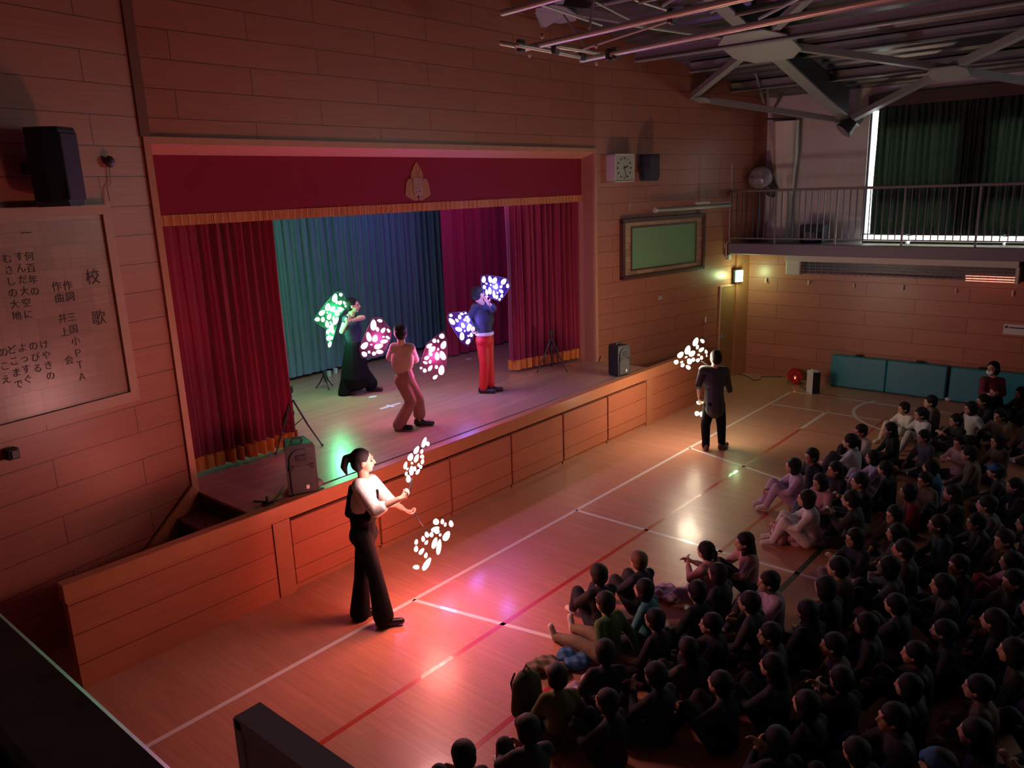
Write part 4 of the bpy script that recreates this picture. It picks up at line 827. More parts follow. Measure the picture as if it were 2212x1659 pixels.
def face_parts(h, face, parent, s=1.0, mask=False):
    R = frame(face); P = lambda x, y, z: h+R @ Vector((x*s, y*s, z*s))
    for sx in (-1, 1):
        g = MB(); g.ell(P(sx*.03, .078, .005), (.011*s, .009*s, .007*s), R, 8, 6); g.build('eye', mat('eye_dark', (.02, .015, .015), .2), parent, smooth=True)
        g = MB(); g.caps(P(sx*.015, .090, .028), P(sx*.045, .080, .03), .0035*s, .003*s, 6, 2); g.build('eyebrow', hairm, parent)
    if mask: g = MB(); g.ell(P(0, .062, -.045), (.058*s, .045*s, .047*s), R); g.build('face_mask', mat('mask_white', (.75, .7, .7), .8), parent, smooth=True)
    else: g = MB(); g.caps(P(-.02, .093, -.053), P(.02, .093, -.053), .004*s, .004*s, 6, 2); g.build('mouth', mat('lips', (.45, .14, .12), .5), parent)
def hand_prims(g, wr, di, nrm, curl=1.0, s=1.0, thumb=1):
    di = Vector(di).normalized(); nrm = Vector(nrm); nrm = (nrm-di*nrm.dot(di)).normalized(); sd = di.cross(nrm)
    k = wr+di*.085*s
    for j in range(4):
        o_ = sd*(.028-.0185*j)*s
        g.caps(wr+di*.012*s+o_*.6, k+o_, .016*s, .0125*s, 8, 3)
        L = (.036, .041, .038, .030)[j]*s; b0 = k+o_; a1_ = .5*curl; a2_ = 1.5*curl; a3_ = 2.4*curl
        b1_ = b0+(di*cos(a1_)+nrm*sin(a1_))*L; b2_ = b1_+(di*cos(a2_)+nrm*sin(a2_))*L*.75; b3_ = b2_+(di*cos(a3_)+nrm*sin(a3_))*L*.6
        g.caps(b0, b1_, .0105*s, .0098*s, 8, 3); g.caps(b1_, b2_, .0098*s, .009*s, 8, 3); g.caps(b2_, b3_, .009*s, .0082*s, 8, 3)
    t0_ = wr+di*.03*s+sd*.028*thumb*s; t1_ = t0_+(di*.7+sd*.6*thumb+nrm*.4).normalized()*.036*s; t2_ = t1_+(di*.6+nrm*.8*min(1, curl+.3)).normalized()*.03*s
    g.caps(t0_, t1_, .0135*s, .0115*s, 8, 3); g.caps(t1_, t2_, .0115*s, .0095*s, 8, 3)
def adult(lab, base, J, face, wear, hair, vox=.0075, skirt=False):
    """J: dict of world joints; wear: dict(top, pants, shoes, sleeve, flare)"""
    t = thing('person', (base.x, base.y, base.z), lab, 'person'); off = Vector(t.location)
    J = {k: Vector(v)-off for k, v in J.items()}
    g = MB(); h = J['head']; head_prims(g, h, face)
    nk = (J['sl']+J['sr'])/2; R = frame(face)
    g.caps(nk+HU*.01, h-HU*.07-R @ Vector((0, .02, 0)), .058, .052)
    pel = (J['hl']+J['hr'])/2+HU*.05; ch = nk-HU*.16*(1)
    sx_ = (J['sr']-J['sl']); 
    tw = wear.get('w', 1.0)
    tx = J['tors'] if 'tors' in J else (nk+pel)/2
    up_ = (nk-tx).normalized(); ch = nk-up_*.17
    shd = sx_.normalized() if sx_.length > .12 else R @ Vector((1, 0, 0)); fwd = up_.cross(shd)
    RT = Matrix((shd, fwd, up_)).transposed()
    g.ell(ch, (.155*tw, .105*tw, .20), RT); g.caps(J['sl'], J['sr'], .055, .055); g.ell(tx, (.125*tw, .095*tw, .16), RT); g.ell(pel, (.15*tw, .11*tw, .12))
    for a, r0, b, r1 in (('sl', .052, 'el', .040), ('el', .040, 'wl', .027), ('sr', .052, 'er', .040), ('er', .040, 'wr', .027), ('hl', .085, 'kl', .055), ('kl', .055, 'al', .040), ('hr', .085, 'kr', .055), ('kr', .055, 'ar', .040)): g.caps(J[a], J[b], r0, r1)
    for w_, e_, hk, th in (('wl', 'el', 'nl', 1), ('wr', 'er', 'nr', -1)):
        di = (J['dl'] if w_ == 'wl' and 'dl' in J else None)
        hand_prims(g, J[w_], (J[w_]-J[e_]), wear.get(hk, -HF), wear.get('curl', .9), 1.0, th)
    for a, b in (('al', 'tl'), ('ar', 'tr')):
        d_ = J[b]-J[a]; d_.z = 0; d_.normalize(); f0 = Vector((J[a].x, J[a].y, .05)); g.caps(J[a], f0, .04, .034); g.caps(f0, f0+d_*.13-HU*.012, .032, .026)
    body = put(remesh(g, vox, 3), 'body', skin, t)
    face_parts(h+off, face, t, mask=wear.get('mask', False))
    # top
    g = MB(); k = 1.0
    g.ell(ch, (.175*tw, .125*tw, .21), RT); g.caps(J['sl'], J['sr'], .072, .072); g.ell(tx, (.148*tw, .118*tw, .19), RT); g.caps(tx, pel, .12*tw, .125*tw); g.caps(nk-HU*.02, nk+HU*.025, .085, .066)
    if wear.get('long'): g.caps(tx, pel-HU*.10, .135, .172)
    sv = wear.get('sleeve', .6)
    for a, b, c_ in (('sl', 'el', 'wl'), ('sr', 'er', 'wr')):
        if sv <= 1: g.caps(J[a], J[a].lerp(J[b], sv), .068, .062)
        else: pf_w = wear.get('puff', 0); g.caps(J[a], J[b], .066+pf_w*.6, .055+pf_w); g.caps(J[b], J[b].lerp(J[c_], sv-1), .055+pf_w, .044+pf_w)
    put(remesh(g, .011, 5), 'shirt', wear['top'], t)
    if 'vest' in wear:
        g = MB(); g.ell(tx-HU*.02, (.158*tw, .128*tw, .18), RT); g.caps(tx, pel, .13*tw, .135*tw)
        for q in (-1, 1): g.caps(ch+RT @ Vector((.07*q, -.10, .12)), tx+RT @ Vector((.08*q, -.10, 0)), .035, .045); g.caps(ch+RT @ Vector((.085*q, .085, .10)), tx+RT @ Vector((.06*q, .10, 0)), .022, .04); g.caps(ch+RT @ Vector((.07*q, -.09, .13)), ch+RT @ Vector((.07*q, 0, .16)), .03, .03)
        put(remesh(g, .011, 4), 'vest', wear['vest'], t)
    g = MB(); fl_ = wear.get('flare', .075); g.ell(pel-HU*.02, (.168*tw, .132*tw, .135)); g.caps(pel, pel+HU*.06, .135*tw, .13*tw)
    for a, b, c_ in (('hl', 'kl', 'al'), ('hr', 'kr', 'ar')): g.caps(J[a], J[b], .102, .076); g.caps(J[b], J[c_]+HU*.0, .076, fl_)
    if skirt: g.caps(pel, (J['kl']+J['kr'])/2-HU*.1, .15, .24)
    put(remesh(g, .012, 5), 'trousers', wear['pants'], t)
    if 'belt' in wear:
        c_ = pel+HU*.085; g = MB(); g.rings([c_-HU*.022, c_+HU*.022], [(.148, .148)]*2, 28); g.build('belt', wear['belt'], t, local=True)
    for a, b in (('al', 'tl'), ('ar', 'tr')):
        g = MB(); d_ = (J[b]-J[a]); d_.z = 0; d_.normalize(); z_ = .042
        heel = Vector((J[a].x, J[a].y, z_))-d_*.045; toe = Vector((J[a].x, J[a].y, z_))+d_*.17
        g.caps(heel, toe, .042, .036); g.caps(heel+HU*.03, heel+d_*.09+HU*.02, .04, .035); me = remesh(g, .010, 3)
        for v_ in me.vertices: v_.co.z = max(v_.co.z, .004)
        put(me, 'shoe', wear['shoes'], t)
    # hair
    g = MB(); P = lambda x, y, z: h+R @ Vector((x, y, z))
    g.ell(P(0, -.028, .042), (.089, .098, .090), R); g.ell(P(0, -.052, -.015), (.086, .072, .082), R)
    if hair == 'pony': g.caps(P(0, -.10, .06), P(0, -.16, .04), .03, .036); g.caps(P(0, -.16, .04), P(0, -.185, -.04), .036, .034); g.caps(P(0, -.185, -.04), P(0, -.165, -.12), .034, .012)
    if hair == 'bun': g.ell(P(0, -.12, .06), (.045, .045, .045))
    if hair == 'bob': g.ell(P(0, -.035, -.02), (.10, .085, .105), R); 
    if hair == 'cap': g.ell(P(0, -.012, .065), (.092, .105, .07), R); g.caps(P(-.03, .09, .05), P(.03, .09, .05), .022, .022)
    put(remesh(g, .009, 3), 'hair', hairm, t)
    return t
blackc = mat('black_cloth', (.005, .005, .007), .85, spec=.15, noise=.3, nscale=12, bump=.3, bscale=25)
navy = mat('navy_cloth', (.018, .024, .05), .7, noise=.3, nscale=12, bump=.3, bscale=25)
shirtw = mat('cream_shirt', (.55, .62, .58), .7, noise=.1, nscale=12, bump=.5, bscale=22)
maroon = mat('maroon_trousers', (.24, .09, .085), .7, noise=.2, nscale=12, bump=.3, bscale=25)
tan = mat('dusty_pink_shirt', (.42, .26, .22), .75, noise=.12, nscale=12, bump=.3, bscale=25)
redc = mat('red_trousers_cloth', (.62, .012, .02), .6, noise=.15, nscale=10, bump=.4, bscale=22)
shoem = mat('black_shoe', (.012, .01, .01), .35)
def jd(base, **k): return {n: dep(base, *v) for n, v in k.items()}
# woman with ponytail on the gym floor
J = jd(baseW, head=(785, 996, 0), sl=(802, 1040, .12), sr=(776, 1050, -.10), el=(836, 1078, .16), wl=(868, 1097, .20), er=(812, 1102, -.14), wr=(862, 1078, -.17), tors=(783, 1110, 0), hl=(790, 1158, .08), hr=(782, 1160, -.08), kl=(781, 1250, .06), al=(778, 1322, .05), tl=(800, 1322, .1), kr=(812, 1248, -.10), ar=(828, 1330, -.12), tr=(862, 1335, -.1))
adult('person with ponytail in cream shirt and flared black trousers holding two white fans', baseW, J, HR*1.0+HF*.15, dict(top=shirtw, vest=blackc, pants=blackc, shoes=shoem, sleeve=1.28, puff=.016, flare=.105, w=.92, nl=HU, nr=-HR), 'pony')
# man on the gym floor, from behind
J = jd(baseY, head=(1545, 773, 0), sl=(1519, 799, 0), sr=(1566, 801, 0), el=(1509, 832, 0), wl=(1510, 856, .04), er=(1575, 842, .12), wr=(1545, 812, .25), tors=(1543, 838, 0), hl=(1533, 874, 0), hr=(1553, 874, 0), kl=(1524, 918, .02), al=(1525, 962, 0), tl=(1520, 970, .15), kr=(1558, 915, .02), ar=(1559, 956, .02), tr=(1570, 956, .15))
adult('person seen from behind on the gym floor in dark jacket and slim black trousers', baseY, J, HF+HR*-.25, dict(top=mat('dark_jacket', (.03, .033, .04), .7, bump=.4, bscale=20), pants=blackc, shoes=mat('brown_shoe', (.09, .03, .03), .5), sleeve=1.2, flare=.06, long=True, nl=HR, nr=HF), 'short')
# crouching man at centre stage
J = jd(baseM, head=(864, 718, 0), sl=(852, 751, .02), sr=(886, 752, 0), el=(842, 772, .14), wl=(846, 766, .26), er=(897, 777, .12), wr=(893, 780, .26), tors=(869, 782, 0), hl=(868, 822, -.02), hr=(881, 824, .02), kl=(888, 868, -.1), al=(862, 917, -.12), tl=(884, 926, -.16), kr=(904, 862, .02), ar=(906, 894, .04), tr=(930, 897, .02))
adult('person at centre stage in dusty pink shirt and maroon trousers between two pink fans', baseM, J, HF*.9-HR*.3, dict(top=tan, pants=maroon, shoes=shoem, sleeve=1.1, flare=.088, w=.9, nl=HR, nr=-HR), 'short')
# performer with green fans
J = jd(baseG, head=(763, 660, 0), sl=(748, 690, -.05), sr=(768, 689, .08), el=(738, 716, -.12), wl=(750, 697, -.16), er=(784, 686, -.02), wr=(762, 692, -.16), tors=(762, 725, 0), hl=(760, 757, -.04), hr=(770, 757, .05), kl=(749, 803, -.06), al=(746, 849, -.05), tl=(760, 852, -.1), kr=(785, 797, .1), ar=(800, 828, .1), tr=(818, 832, .08))
adult('person in wide black trousers lunging at the stage left rear with green fans', baseG, J, HR, dict(top=navy, pants=blackc, shoes=shoem, sleeve=.15, flare=.12, w=.92, nl=HU, nr=HU), 'bun', skirt=True)
# performer in red trousers
J = jd(baseB, head=(1034, 635, 0), sl=(1027, 664, -.02), sr=(1062, 664, .08), el=(1012, 690, -.1), wl=(1019, 706, -.13), er=(1066, 668, -.08), wr=(1056, 656, -.14), tors=(1045, 695, 0), hl=(1042, 738, -.02), hr=(1053, 738, .03), kl=(1046, 788, -.05), al=(1044, 836, -.03), tl=(1060, 842, -.06), kr=(1057, 785, .05), ar=(1060, 828, .06), tr=(1073, 832, .04))
adult('person in navy shirt, white belt and bright red trousers holding blue fans', baseB, J, HR*.8+HF*.6, dict(top=navy, pants=redc, shoes=shoem, sleeve=1.5, flare=.07, belt=mat('white_belt', (.75, .7, .7), .4), nl=HU, nr=HU), 'cap')
# teacher
bT = on(2146, 925, 2, 0)
J = jd(bT, head=(2144, 797, 0), sl=(2126, 822, 0), sr=(2162, 824, 0), el=(2121, 848, -.06), wl=(2136, 852, -.18), er=(2166, 850, -.06), wr=(2150, 850, -.18), tors=(2143, 850, 0), hl=(2137, 868, 0), hr=(2152, 868, 0), kl=(2137, 895, 0), al=(2137, 917, 0), tl=(2130, 920, -.1), kr=(2153, 895, 0), ar=(2153, 917, 0), tr=(2148, 920, -.1))
teacher = adult('person standing with folded arms by the teal mats in dark red top and face mask', bT, J, -HR*.9-HF*.5, dict(top=mat('wine_shirt', (.13, .012, .03), .7, bump=.4, bscale=20), pants=blackc, shoes=shoem, sleeve=1.6, flare=.07, mask=True, nl=HU, nr=HU), 'bob', vox=.009)

# ---- seated children -------------------------------------------------
def kid_pose(p):
    J = dict(head=(0, .05, .595), nk=(0, .0, .47), ch=(0, -.02, .36), ab=(0, -.02, .22), pel=(0, 0, .11))
    if p == 'A': J.update(k=(.10, .27, .33), a=(.09, .40, .06), t=(.09, .50, .035), e=(.19, .12, .30), w=(.06, .34, .25))
    if p == 'B': J.update(k=(.27, .20, .10), a=(.05, .27, .055), t=(-.06, .24, .045), e=(.20, .05, .25), w=(.12, .22, .15))
    if p == 'C': J.update(k=(.24, .22, .12), a=(.06, .30, .055), t=(-.05, .28, .045), e=(.18, .10, .31), w=(.025, .25, .40))
    if p == 'D': J.update(k=(.11, .32, .12), a=(.12, .60, .05), t=(.13, .63, .13), e=(.20, -.10, .26), w=(.20, -.22, .04))
    return {k: Vector(v) for k, v in J.items()}
KIDM = {}
for p in 'ABCD':
    J = kid_pose(p); mx_ = lambda v: Vector((-v.x, v.y, v.z)); g = MB()
    head_prims(g, J['head'], (0, 1, .05), .90); g.caps(J['nk'], J['head']-HU*.06, .042, .04); g.ell(J['ch'], (.115, .08, .13)); g.caps(J['ch'], J['ab'], .085, .08); g.caps(J['ab'], J['pel'], .085, .10)
    for f in (lambda v: v, mx_):
        sh = f(Vector((.115, -.01, .44))); g.caps(J['nk']-HU*.03, sh, .04, .042); g.caps(sh, f(J['e']), .038, .03); g.caps(f(J['e']), f(J['w']), .03, .022)
        g.caps(f(Vector((.075, .02, .10))), f(J['k']), .07, .048); g.caps(f(J['k']), f(J['a']), .048, .03); g.caps(f(J['a']), f(J['t']), .028, .024)
        hand_prims(g, f(J['w']), f(J['w'])-f(J['e']), f(Vector((-1, .0, -.2))), .5, .8, 1 if f is mx_ else -1)
    KIDM[p, 'body'] = remesh(g, .0105, 2)
    g = MB(); g.ell(J['ch'], (.138, .10, .15)); g.caps(J['ch'], J['ab'], .105, .105); g.caps(J['ab'], J['pel']+HU*.02, .105, .125); g.caps(J['nk']-HU*.02, J['nk']+HU*.005, .065, .052)
    for f in (lambda v: v, mx_): sh = f(Vector((.115, -.01, .44))); g.caps(J['nk']-HU*.04, sh, .055, .058); g.caps(sh, f(J['e']), .056, .046); g.caps(f(J['e']), f(J['e']).lerp(f(J['w']), .75), .046, .034)
    KIDM[p, 'shirt'] = remesh(g, .014, 5)
    g = MB(); g.ell(J['pel'], (.145, .13, .10))
    for f in (lambda v: v, mx_): g.caps(f(Vector((.075, .02, .10))), f(J['k']), .088, .066); g.caps(f(J['k']), f(J['k']).lerp(f(J['a']), .9), .064, .046)
    me = remesh(g, .014, 5)
    for v_ in me.vertices: v_.co.z = max(v_.co.z, .004)
    KIDM[p, 'trousers'] = me
    for nm, f in (('shoeL', lambda v: v), ('shoeR', mx_)):
        g = MB(); d_ = (f(J['t'])-f(J['a'])).normalized(); g.caps(f(J['a'])-d_*.02, f(J['a'])+d_*.11, .036, .032); me = remesh(g, .012, 3)
        for v_ in me.vertices: v_.co.z = max(v_.co.z, .004)
        KIDM[p, nm] = me
H0 = Vector((0, .05, .595)); RK = frame((0, 1, .05)); PK = lambda x, y, z: H0+RK @ Vector((x*.9, y*.9, z*.9))
for hs in ('short', 'long', 'pony', 'cap', 'bob'):
    g = MB(); g.ell(PK(0, -.026, .042), (.088, .097, .088), RK); g.ell(PK(0, -.048, -.012), (.085, .070, .080), RK)
    if hs == 'long': g.caps(PK(0, -.06, -.02), PK(0, -.09, -.20), .075, .085); g.caps(PK(0, -.09, -.2), PK(0, -.10, -.27), .08, .05)
    if hs == 'bob': g.ell(PK(0, -.035, -.03), (.09, .078, .10), RK)
    if hs == 'pony': g.caps(PK(0, -.10, .05), PK(0, -.14, .03), .026, .032); g.caps(PK(0, -.14, .03), PK(0, -.16, -.12), .032, .012)
    KIDM['hair', hs] = remesh(g, .011, 3)
    if hs == 'cap':
        g = MB(); g.ell(PK(0, -.015, .060), (.090, .100, .065), RK); g.caps(PK(-.03, .09, .045), PK(.03, .09, .045), .022, .022); KIDM['hat'] = remesh(g, .010, 3)
def cm_(n, c): return mat('cloth_'+n, c, .8, noise=.2, nscale=14, bump=.35, bscale=24)
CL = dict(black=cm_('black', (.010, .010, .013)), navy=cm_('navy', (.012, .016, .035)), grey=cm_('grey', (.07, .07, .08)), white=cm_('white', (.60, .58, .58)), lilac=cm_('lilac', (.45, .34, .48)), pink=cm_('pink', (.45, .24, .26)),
          green=cm_('green', (.07, .16, .05)), olive=cm_('olive', (.10, .11, .03)), teal=cm_('teal', (.04, .22, .24)), denim=cm_('denim', (.06, .10, .16)), brown=cm_('brown', (.09, .06, .04)), cream=cm_('cream', (.45, .42, .34)), red=cm_('red', (.25, .02, .03)), blue=cm_('blue', (.02, .12, .28)), charcoal=cm_('charcoal', (.03, .03, .035)), khaki=cm_('khaki', (.16, .13, .08)))
def kid(u, v, pose, hs, top, pants, lab, s=.95, look=None, rot=None, grp='children sitting in the audience', shoe='white', hm=None):
    hp = on(u, v, 2, .60*s); x_, y_ = hp.x, hp.y
    tgt = look or ((-.3, .3) if x_ > 2.2 else (-2.6, -.9)); d_ = Vector((tgt[0]-x_, tgt[1]-y_)).normalized(); an = atan2(-d_.x, d_.y)+(rot if rot is not None else random.uniform(-.6, .6))
    x_ += sin(an)*.05*s; y_ -= cos(an)*.05*s
    t = thing('child', (x_, y_, 0), lab, 'child', grp); t.rotation_euler.z = an; t.scale = (s, s, s)
    def part(me, nm, m_):
        o = bpy.data.objects.new(nm, me); COL.objects.link(o); o.parent = t
        if not me.materials: me.materials.append(m_)
        o.material_slots[0].link = 'OBJECT'; o.material_slots[0].material = m_; return o
    part(KIDM[pose, 'body'], 'body', skin); part(KIDM[pose, 'shirt'], 'shirt', CL[top]); part(KIDM[pose, 'trousers'], 'trousers', CL[pants])
    part(KIDM[pose, 'shoeL'], 'shoe', CL[shoe]); part(KIDM[pose, 'shoeR'], 'shoe', CL[shoe]); part(KIDM['hair', hs], 'hair', hm or hairm)
    if hs == 'cap': part(KIDM['hat'], 'hat', CL['blue'])
    return t
K = [
 (1376,1211,'A','short','navy','charcoal','child with brown short hair at the front of the near group, topmost left',brownhair),
 (1348,1254,'A','short','black','navy','black-haired child in dark top directly below the brown-haired one, in profile',None),
 (1338,1302,'D','short','green','khaki','child in green top with legs stretched towards the stage and white shoes',None),
 (1405,1270,'B','bob','teal','grey','child in teal shirt right of the green-topped one',None),
 (1440,1335,'B','short','black','black','black-clothed child with short hair and pale collar below the teal-shirted child',None),
 (1543,1192,'C','pony','pink','lilac','child with ponytail and pink top clapping at the front',None),
 (1590,1176,'A','long','pink','navy','long-haired child in pale pink top behind the clapping one',None),
 (1561,1252,'B','bob','navy','denim','dark-haired child in blue sleeves below the clapping child',None),
 (1642,1270,'A','short','lilac','grey','child in grey-lilac clothes leaning forward right of centre of the near group',None),
 (1640,1306,'B','short','charcoal','charcoal','child in dark grey top in the middle of the near group',None),
 (1757,1262,'B','bob','black','black','child in black with lit cheek beside the green floor line',None),
 (1826,1236,'B','short','brown','charcoal','child in dark brown top sitting right of the green floor line',None),
 (1952,1316,'A','short','charcoal','grey','child hugging grey-sleeved arms alone in front of the white papers',None),
 (1756,1382,'B','short','brown','denim','short-haired child with jeans and bent knees in the dark lower middle',None),
 (1847,1349,'B','bob','black','grey','child raising a pale hand to the chin in the dark lower middle',None),
 (1762,1494,'B','bob','black','black','dark-clothed child with lit cheek above the bottom edge, lower middle',None),
 (1308,1417,'B','short','black','charcoal','black-haired child seen from behind below the green-topped child',None),
 (1224,1458,'B','short','olive','charcoal','child in olive green shirt seen from behind near the bottom',None),
 (1112,1582,'A','short','charcoal','black','dark child silhouette at the bottom beside the backpack',None),
 (1027,1618,'A','short','charcoal','black','leftmost dark child head at the bottom edge',None),
 (1722,1003,'A','bob','lilac','lilac','child in lilac clothes at the left tip of the far group',None),
 (1748,991,'B','short','black','black','black-haired child just behind the left tip of the far group',None),
 (1796,1012,'B','long','navy','navy','long-haired child in navy in the second row of the far group',None),
 (1771,1042,'A','bob','pink','denim','child with reddish lit face among the lilac-clothed ones',None),
 (1764,1080,'A','bob','white','white','child in white hooded clothes hugging knees beside the pink bag',None),
 (1835,953,'A','pony','white','charcoal','child with ponytail in white top, front row of the far group',None),
 (1872,931,'A','short','cream','charcoal','child in cream top with short hair, front row of the far group',None),
 (1917,930,'B','long','black','black','long black-haired child in black behind the cream-topped one',None),
 (1960,886,'A','short','white','cream','short-haired child in white collar, left of the trio by the circle line',None),
 (1986,892,'A','pony','white','cream','ponytailed child in white, middle of the trio by the circle line',None),
 (2009,868,'B','short','grey','black','child in grey top, right of the trio by the circle line',None),
 (2103,884,'D','bob','white','grey','child in white sleeves stretching pale legs in front of the teacher',None),
 (2122,866,'A','short','charcoal','black','child sitting right in front of the teacher',None),
 (2167,900,'A','short','khaki','black','child in khaki top right of the teacher',None),
 (2206,912,'B','bob','grey','black','child at the right picture edge below the teacher',None),
 (1995,944,'B','short','grey','navy','child with pale sleeve behind the trio by the circle line',None),
 (2060,954,'C','short','pink','charcoal','child in dull pink top right of the centre of the far group',None),
 (2092,980,'B','short','khaki','black','child with lit face holding hands to the mouth in the far group',None),
 (2154,953,'B','bob','brown','black','child in brown top towards the right edge of the far group',None),
 (1891,992,'A','bob','lilac','lilac','child in lilac sleeves in the middle of the far group',None),
 (2004,1010,'B','bob','blue','denim','child with blue sleeve in the middle of the far group',None),
 (1998,1040,'B','short','khaki','brown','child in khaki top seen from behind below the blue-sleeved one',None),
 (1962,1062,'B','bob','red','black','child in dark red top beside the khaki-topped one',None),
 (1918,1122,'B','bob','black','grey','child with lit face above the one with white collar',None),
 (1930,1150,'B','bob','grey','charcoal','child in grey sweater with white collar right of the white cloth',None),
 (1884,1166,'C','bob','black','pink','child with pinkish face and clasped hands below the white cloth',None),
 (2150,1164,'B','short','black','black','child with one pale lit ear at the right, upper dark area',None),
 (2172,1200,'A','bob','pink','red','child in dull pink at the right edge of the middle',None),
 (2044,1214,'B','short','black','navy','child with blue trousers and lit face in the right middle',None),
 (2112,1090,'B','short','grey','black','child with a pale grey sleeve in the right middle',None),
 (2150,1018,'B','cap','charcoal','black','child wearing a blue cap at the right of the far group',None),
 (2044,1352,'B','short','black','black','short-haired child seen from behind beside the white papers, lower right',None),
 (2112,1345,'B','long','black','charcoal','long-haired child seen from behind below the orange bottle',None),
 (1918,1478,'B','bob','navy','black','child with lit cheek in navy at the lower right middle',None),
 (2070,1482,'B','short','brown','khaki','child with faintly lit face at the lower right',None),
 (2004,1622,'B','cap','charcoal','black','child wearing a blue cap at the bottom edge',None),
]
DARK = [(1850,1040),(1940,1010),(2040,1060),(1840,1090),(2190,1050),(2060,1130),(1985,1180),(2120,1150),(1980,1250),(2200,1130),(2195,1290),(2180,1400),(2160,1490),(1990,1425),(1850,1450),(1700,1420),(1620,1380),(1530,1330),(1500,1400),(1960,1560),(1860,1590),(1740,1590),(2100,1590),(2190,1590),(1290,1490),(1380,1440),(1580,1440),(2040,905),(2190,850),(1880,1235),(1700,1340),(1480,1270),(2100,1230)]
KIDS = [(teacher, 1e-6)]
for (u, v, p, hs, top, pants, lab, hm) in K: KIDS.append((kid(u, v, p, hs, top, pants, lab, s=random.uniform(.92, 1.0), hm=hm), .35))
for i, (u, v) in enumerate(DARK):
    k_ = kid(u, v, random.choice('AABBC'), random.choice(['short', 'short', 'bob', 'long']), random.choice(['black', 'black', 'charcoal']), random.choice(['black', 'charcoal', 'navy']), 'child barely visible in the unlit crowd', s=random.uniform(.9, 1.0), grp='children barely visible in the unlit crowd', shoe=random.choice(['white', 'grey', 'black'])); KIDS.append((k_, 1.0))  # black and charcoal clothes stand in for the missing light here
for _ in range(60):            # nobody sits inside a neighbour
    for i in range(len(KIDS)):
        for j in range(i):
            (a, wa), (b, wb) = KIDS[i], KIDS[j]; d = a.location-b.location; L = d.length
            if L < .47:
                d = d/max(L, 1e-4)*(.47-L)*.5; a.location += d*(wa/(wa+wb))*2*.5; b.location -= d*(wb/(wa+wb))*2*.5

SHORT = ['brown-haired child', 'dark-topped child in profile', 'child in green top', 'teal-shirted child', 'child with the pale collar', 'clapping ponytailed child', 'long-haired child in pale pink', 'child in blue sleeves', 'child leaning forward in lilac', 'child in dark grey top', 'child in black by the green line', 'child in brown by the green line', 'child hugging grey sleeves', 'child with jeans and bent knees', 'child raising a pale hand', 'child with lit cheek near the bottom', 'black-haired child behind the green top', 'child in olive shirt', 'dark silhouette beside the backpack', 'leftmost bottom head', 'lilac child at the group tip', 'black-haired child at the group tip', 'long-haired child in navy', 'child with reddish lit face', 'child in white', 'ponytailed child in white front row', 'child in cream top', 'long-haired child in black', 'first of the white-collared trio', 'middle of the white-collared trio', 'right of the circle-line trio', 'child with stretched pale legs', 'child in front of the teacher', 'child in khaki by the teacher', 'child at the edge below the teacher', 'pale-sleeved child behind the trio', 'child in dull pink', 'child with hands to the mouth', 'child in brown at far right', 'child in lilac sleeves', 'blue-sleeved child', 'khaki-topped child seen from behind', 'child in dark red', 'lit-faced child above the white collar', 'grey sweater with white collar', 'child with clasped hands', 'child with one pale ear', 'pink child at the right edge', 'child with blue trousers', 'child with pale grey sleeve', 'blue-capped child of the far group', 'short-haired child by the white papers', 'long-haired child under the orange bottle', 'navy child with lit cheek', 'faintly lit face at lower right', 'blue-capped child at the bottom edge']
used_ = set()
for i, (u, v) in enumerate(DARK):
    near = sorted(range(len(K)), key=lambda k: (K[k][0]-u)**2+(K[k][1]-v)**2)
    for k in near:
        du, dv = u-K[k][0], v-K[k][1]
        w_ = ('right of' if du > 0 else 'left of') if abs(du) > 1.6*abs(dv) else ('below' if dv > 0 else 'above') if abs(dv) > 1.6*abs(du) else ('below right of' if du > 0 else 'below left of') if dv > 0 else ('above right of' if du > 0 else 'above left of')
        lb = 'dimly seen child, %s the %s' % (w_, SHORT[k])
        if lb not in used_: used_.add(lb); KIDS[1+len(K)+i][0]['label'] = lb; break
# ---- bags and small things among the children -----------------------
def backpack(u, v, lab, m_, h=.34, yaw=0.6):
    p = on(u, v, 2, 0); t = thing('backpack', (p.x, p.y, 0), lab, 'backpack', 'bags on the floor'); t.rotation_euler.z = yaw
    g = MB(); g.caps((0, 0, .10), (0, 0, h-.10), .12, .10); g.caps((-.06, 0, .09), (-.05, 0, h-.12), .09, .08); g.caps((.06, 0, .09), (.05, 0, h-.12), .09, .08)
    me = remesh(g, .014, 4)
    for v_ in me.vertices: v_.co.z = max(0.002, v_.co.z); v_.co.y *= .8
    put(me, 'pack', m_, t)
    g = MB(); g.caps((-.05, -.10, .10), (.05, -.10, .10), .055, .055); put(remesh(g, .012, 3), 'front_pocket', m_, t)
    for sx in (-.06, .06): g = MB(); g.rings([(sx, .08, h-.06), (sx*1.1, .13, h*.6), (sx, .09, .08)], .010, 6); g.build('strap', m_, t, local=True)
    g = MB(); g.rings([(-.03, .0, h-.01), (0, 0, h+.04), (.03, 0, h-.01)], .007, 6); g.build('handle', m_, t, local=True)
backpack(1685, 1172, 'pink backpack on the floor beside the child in white', CL['pink'], .30, .4); backpack(1715, 1176, 'small purple bag between the pink backpack and the child in white', CL['lilac'], .18, 1.2)
backpack(1140, 1545, 'dark green backpack on the floor near the bottom, in front of the olive shirt', cm_('darkgreen', (.035, .05, .02)), .42, -.3)
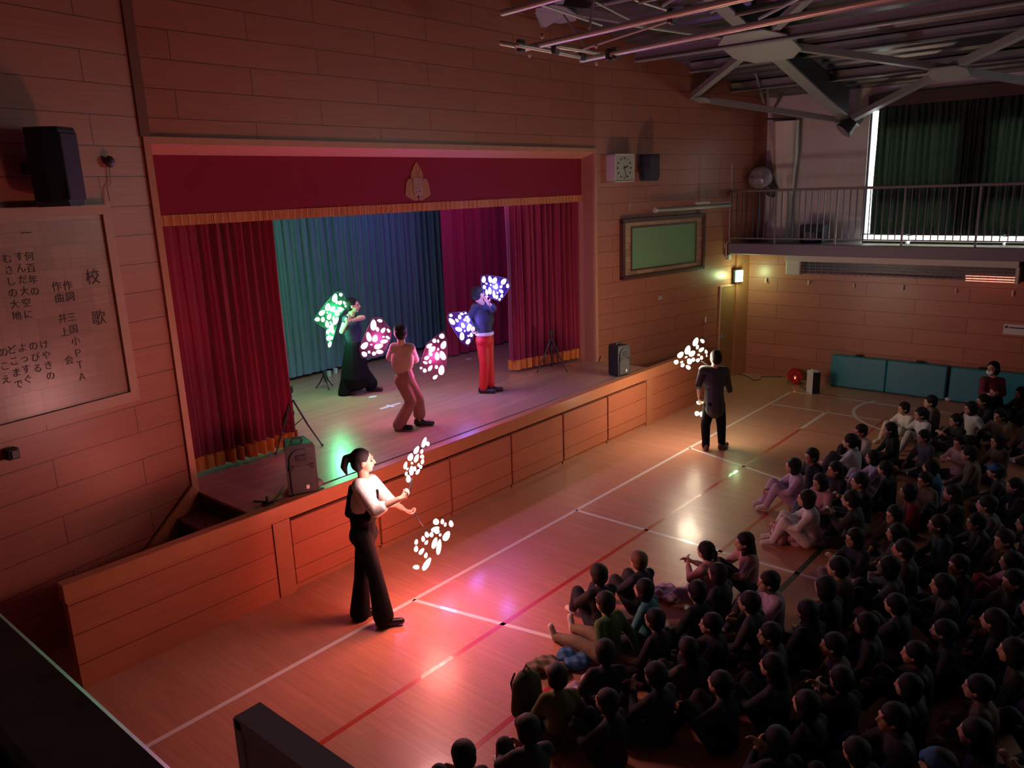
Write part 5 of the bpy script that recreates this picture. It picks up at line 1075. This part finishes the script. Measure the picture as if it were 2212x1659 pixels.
def bundle(u, v, lab, m_, r, nm='jacket', cat='jacket', seed=1):
    p = on(u, v, 2, 0); rnd = random.Random(seed); g = MB()
    for k in range(6): a_ = rnd.random()*6.28; g.ell((cos(a_)*r*.5, sin(a_)*r*.5, r*.28), (r*rnd.uniform(.4, .7), r*rnd.uniform(.3, .6), r*.3), Matrix.Rotation(rnd.random()*3, 3, 'Z'))
    me = remesh(g, max(.01, r*.07), 2)
    for v_ in me.vertices: v_.co.z = max(.002, v_.co.z+.012*sin(v_.co.x*60)*sin(v_.co.y*47))
    o = put(me, nm, m_, None); o.location = (p.x, p.y, 0); tag(o, lab, cat, 'clothes and bags among the children')
bundle(1240, 1432, 'blue crumpled cap and jacket on the floor at the front of the near group', CL['blue'], .17, seed=3); bundle(1180, 1455, 'beige crumpled bag with red edge near the front left of the children', CL['khaki'], .18, 'bag', 'bag', 4)
bundle(1262, 1490, 'pale pink crumpled jacket beside the olive-shirted child', CL['lilac'], .18, seed=5); bundle(1840, 1150, 'white cloth spread on the floor in the middle of the far group', CL['cream'], .22, 'cloth', 'cloth', 6)
bundle(1440, 1290, 'grey-lilac jacket lying beside the teal-shirted child', CL['lilac'], .17, seed=8); bundle(2130, 1310, 'pink and pale blue bag at the right edge', CL['pink'], .18, 'bag', 'bag', 9)
bundle(1730, 1080, 'lilac jacket heaped beside the child in white', CL['lilac'], .17, seed=12)
p = on(2104, 1305, 2, 0); t = thing('drink_bottle', (p.x, p.y, 0), 'orange drink bottle standing at the right among the children', 'bottle')
g = MB(); g.rings([p, p+HU*.15, p+HU*.17, p+HU*.185], [.032, .032, .02, .018], 14); g.build('bottle_body', mat('bottle_orange', (.45, .17, .02), .4), t, smooth=True); g = MB(); g.cyl(p+HU*.185, p+HU*.215, .02, n=12); g.build('cap', black_plastic, t)
p = on(1992, 1303, 2, 0); t = thing('paper_folder', (p.x, p.y, 0), 'white paper folder standing open like a tent on the floor', 'folder')
g = MB(); g.box(p+Vector((0, .05, .06)), (.30, .006, .16), Matrix.Rotation(.7, 3, 'Z') @ Matrix.Rotation(.7, 3, 'X')); g.build('cover', mat('paper_pink', (.6, .48, .46), .6), t); g = MB(); g.box(p+Vector((.05, -.03, .06)), (.30, .006, .16), Matrix.Rotation(.7, 3, 'Z') @ Matrix.Rotation(-.7, 3, 'X')); g.build('cover', mat('paper_pink', (.6, .48, .46)), t)
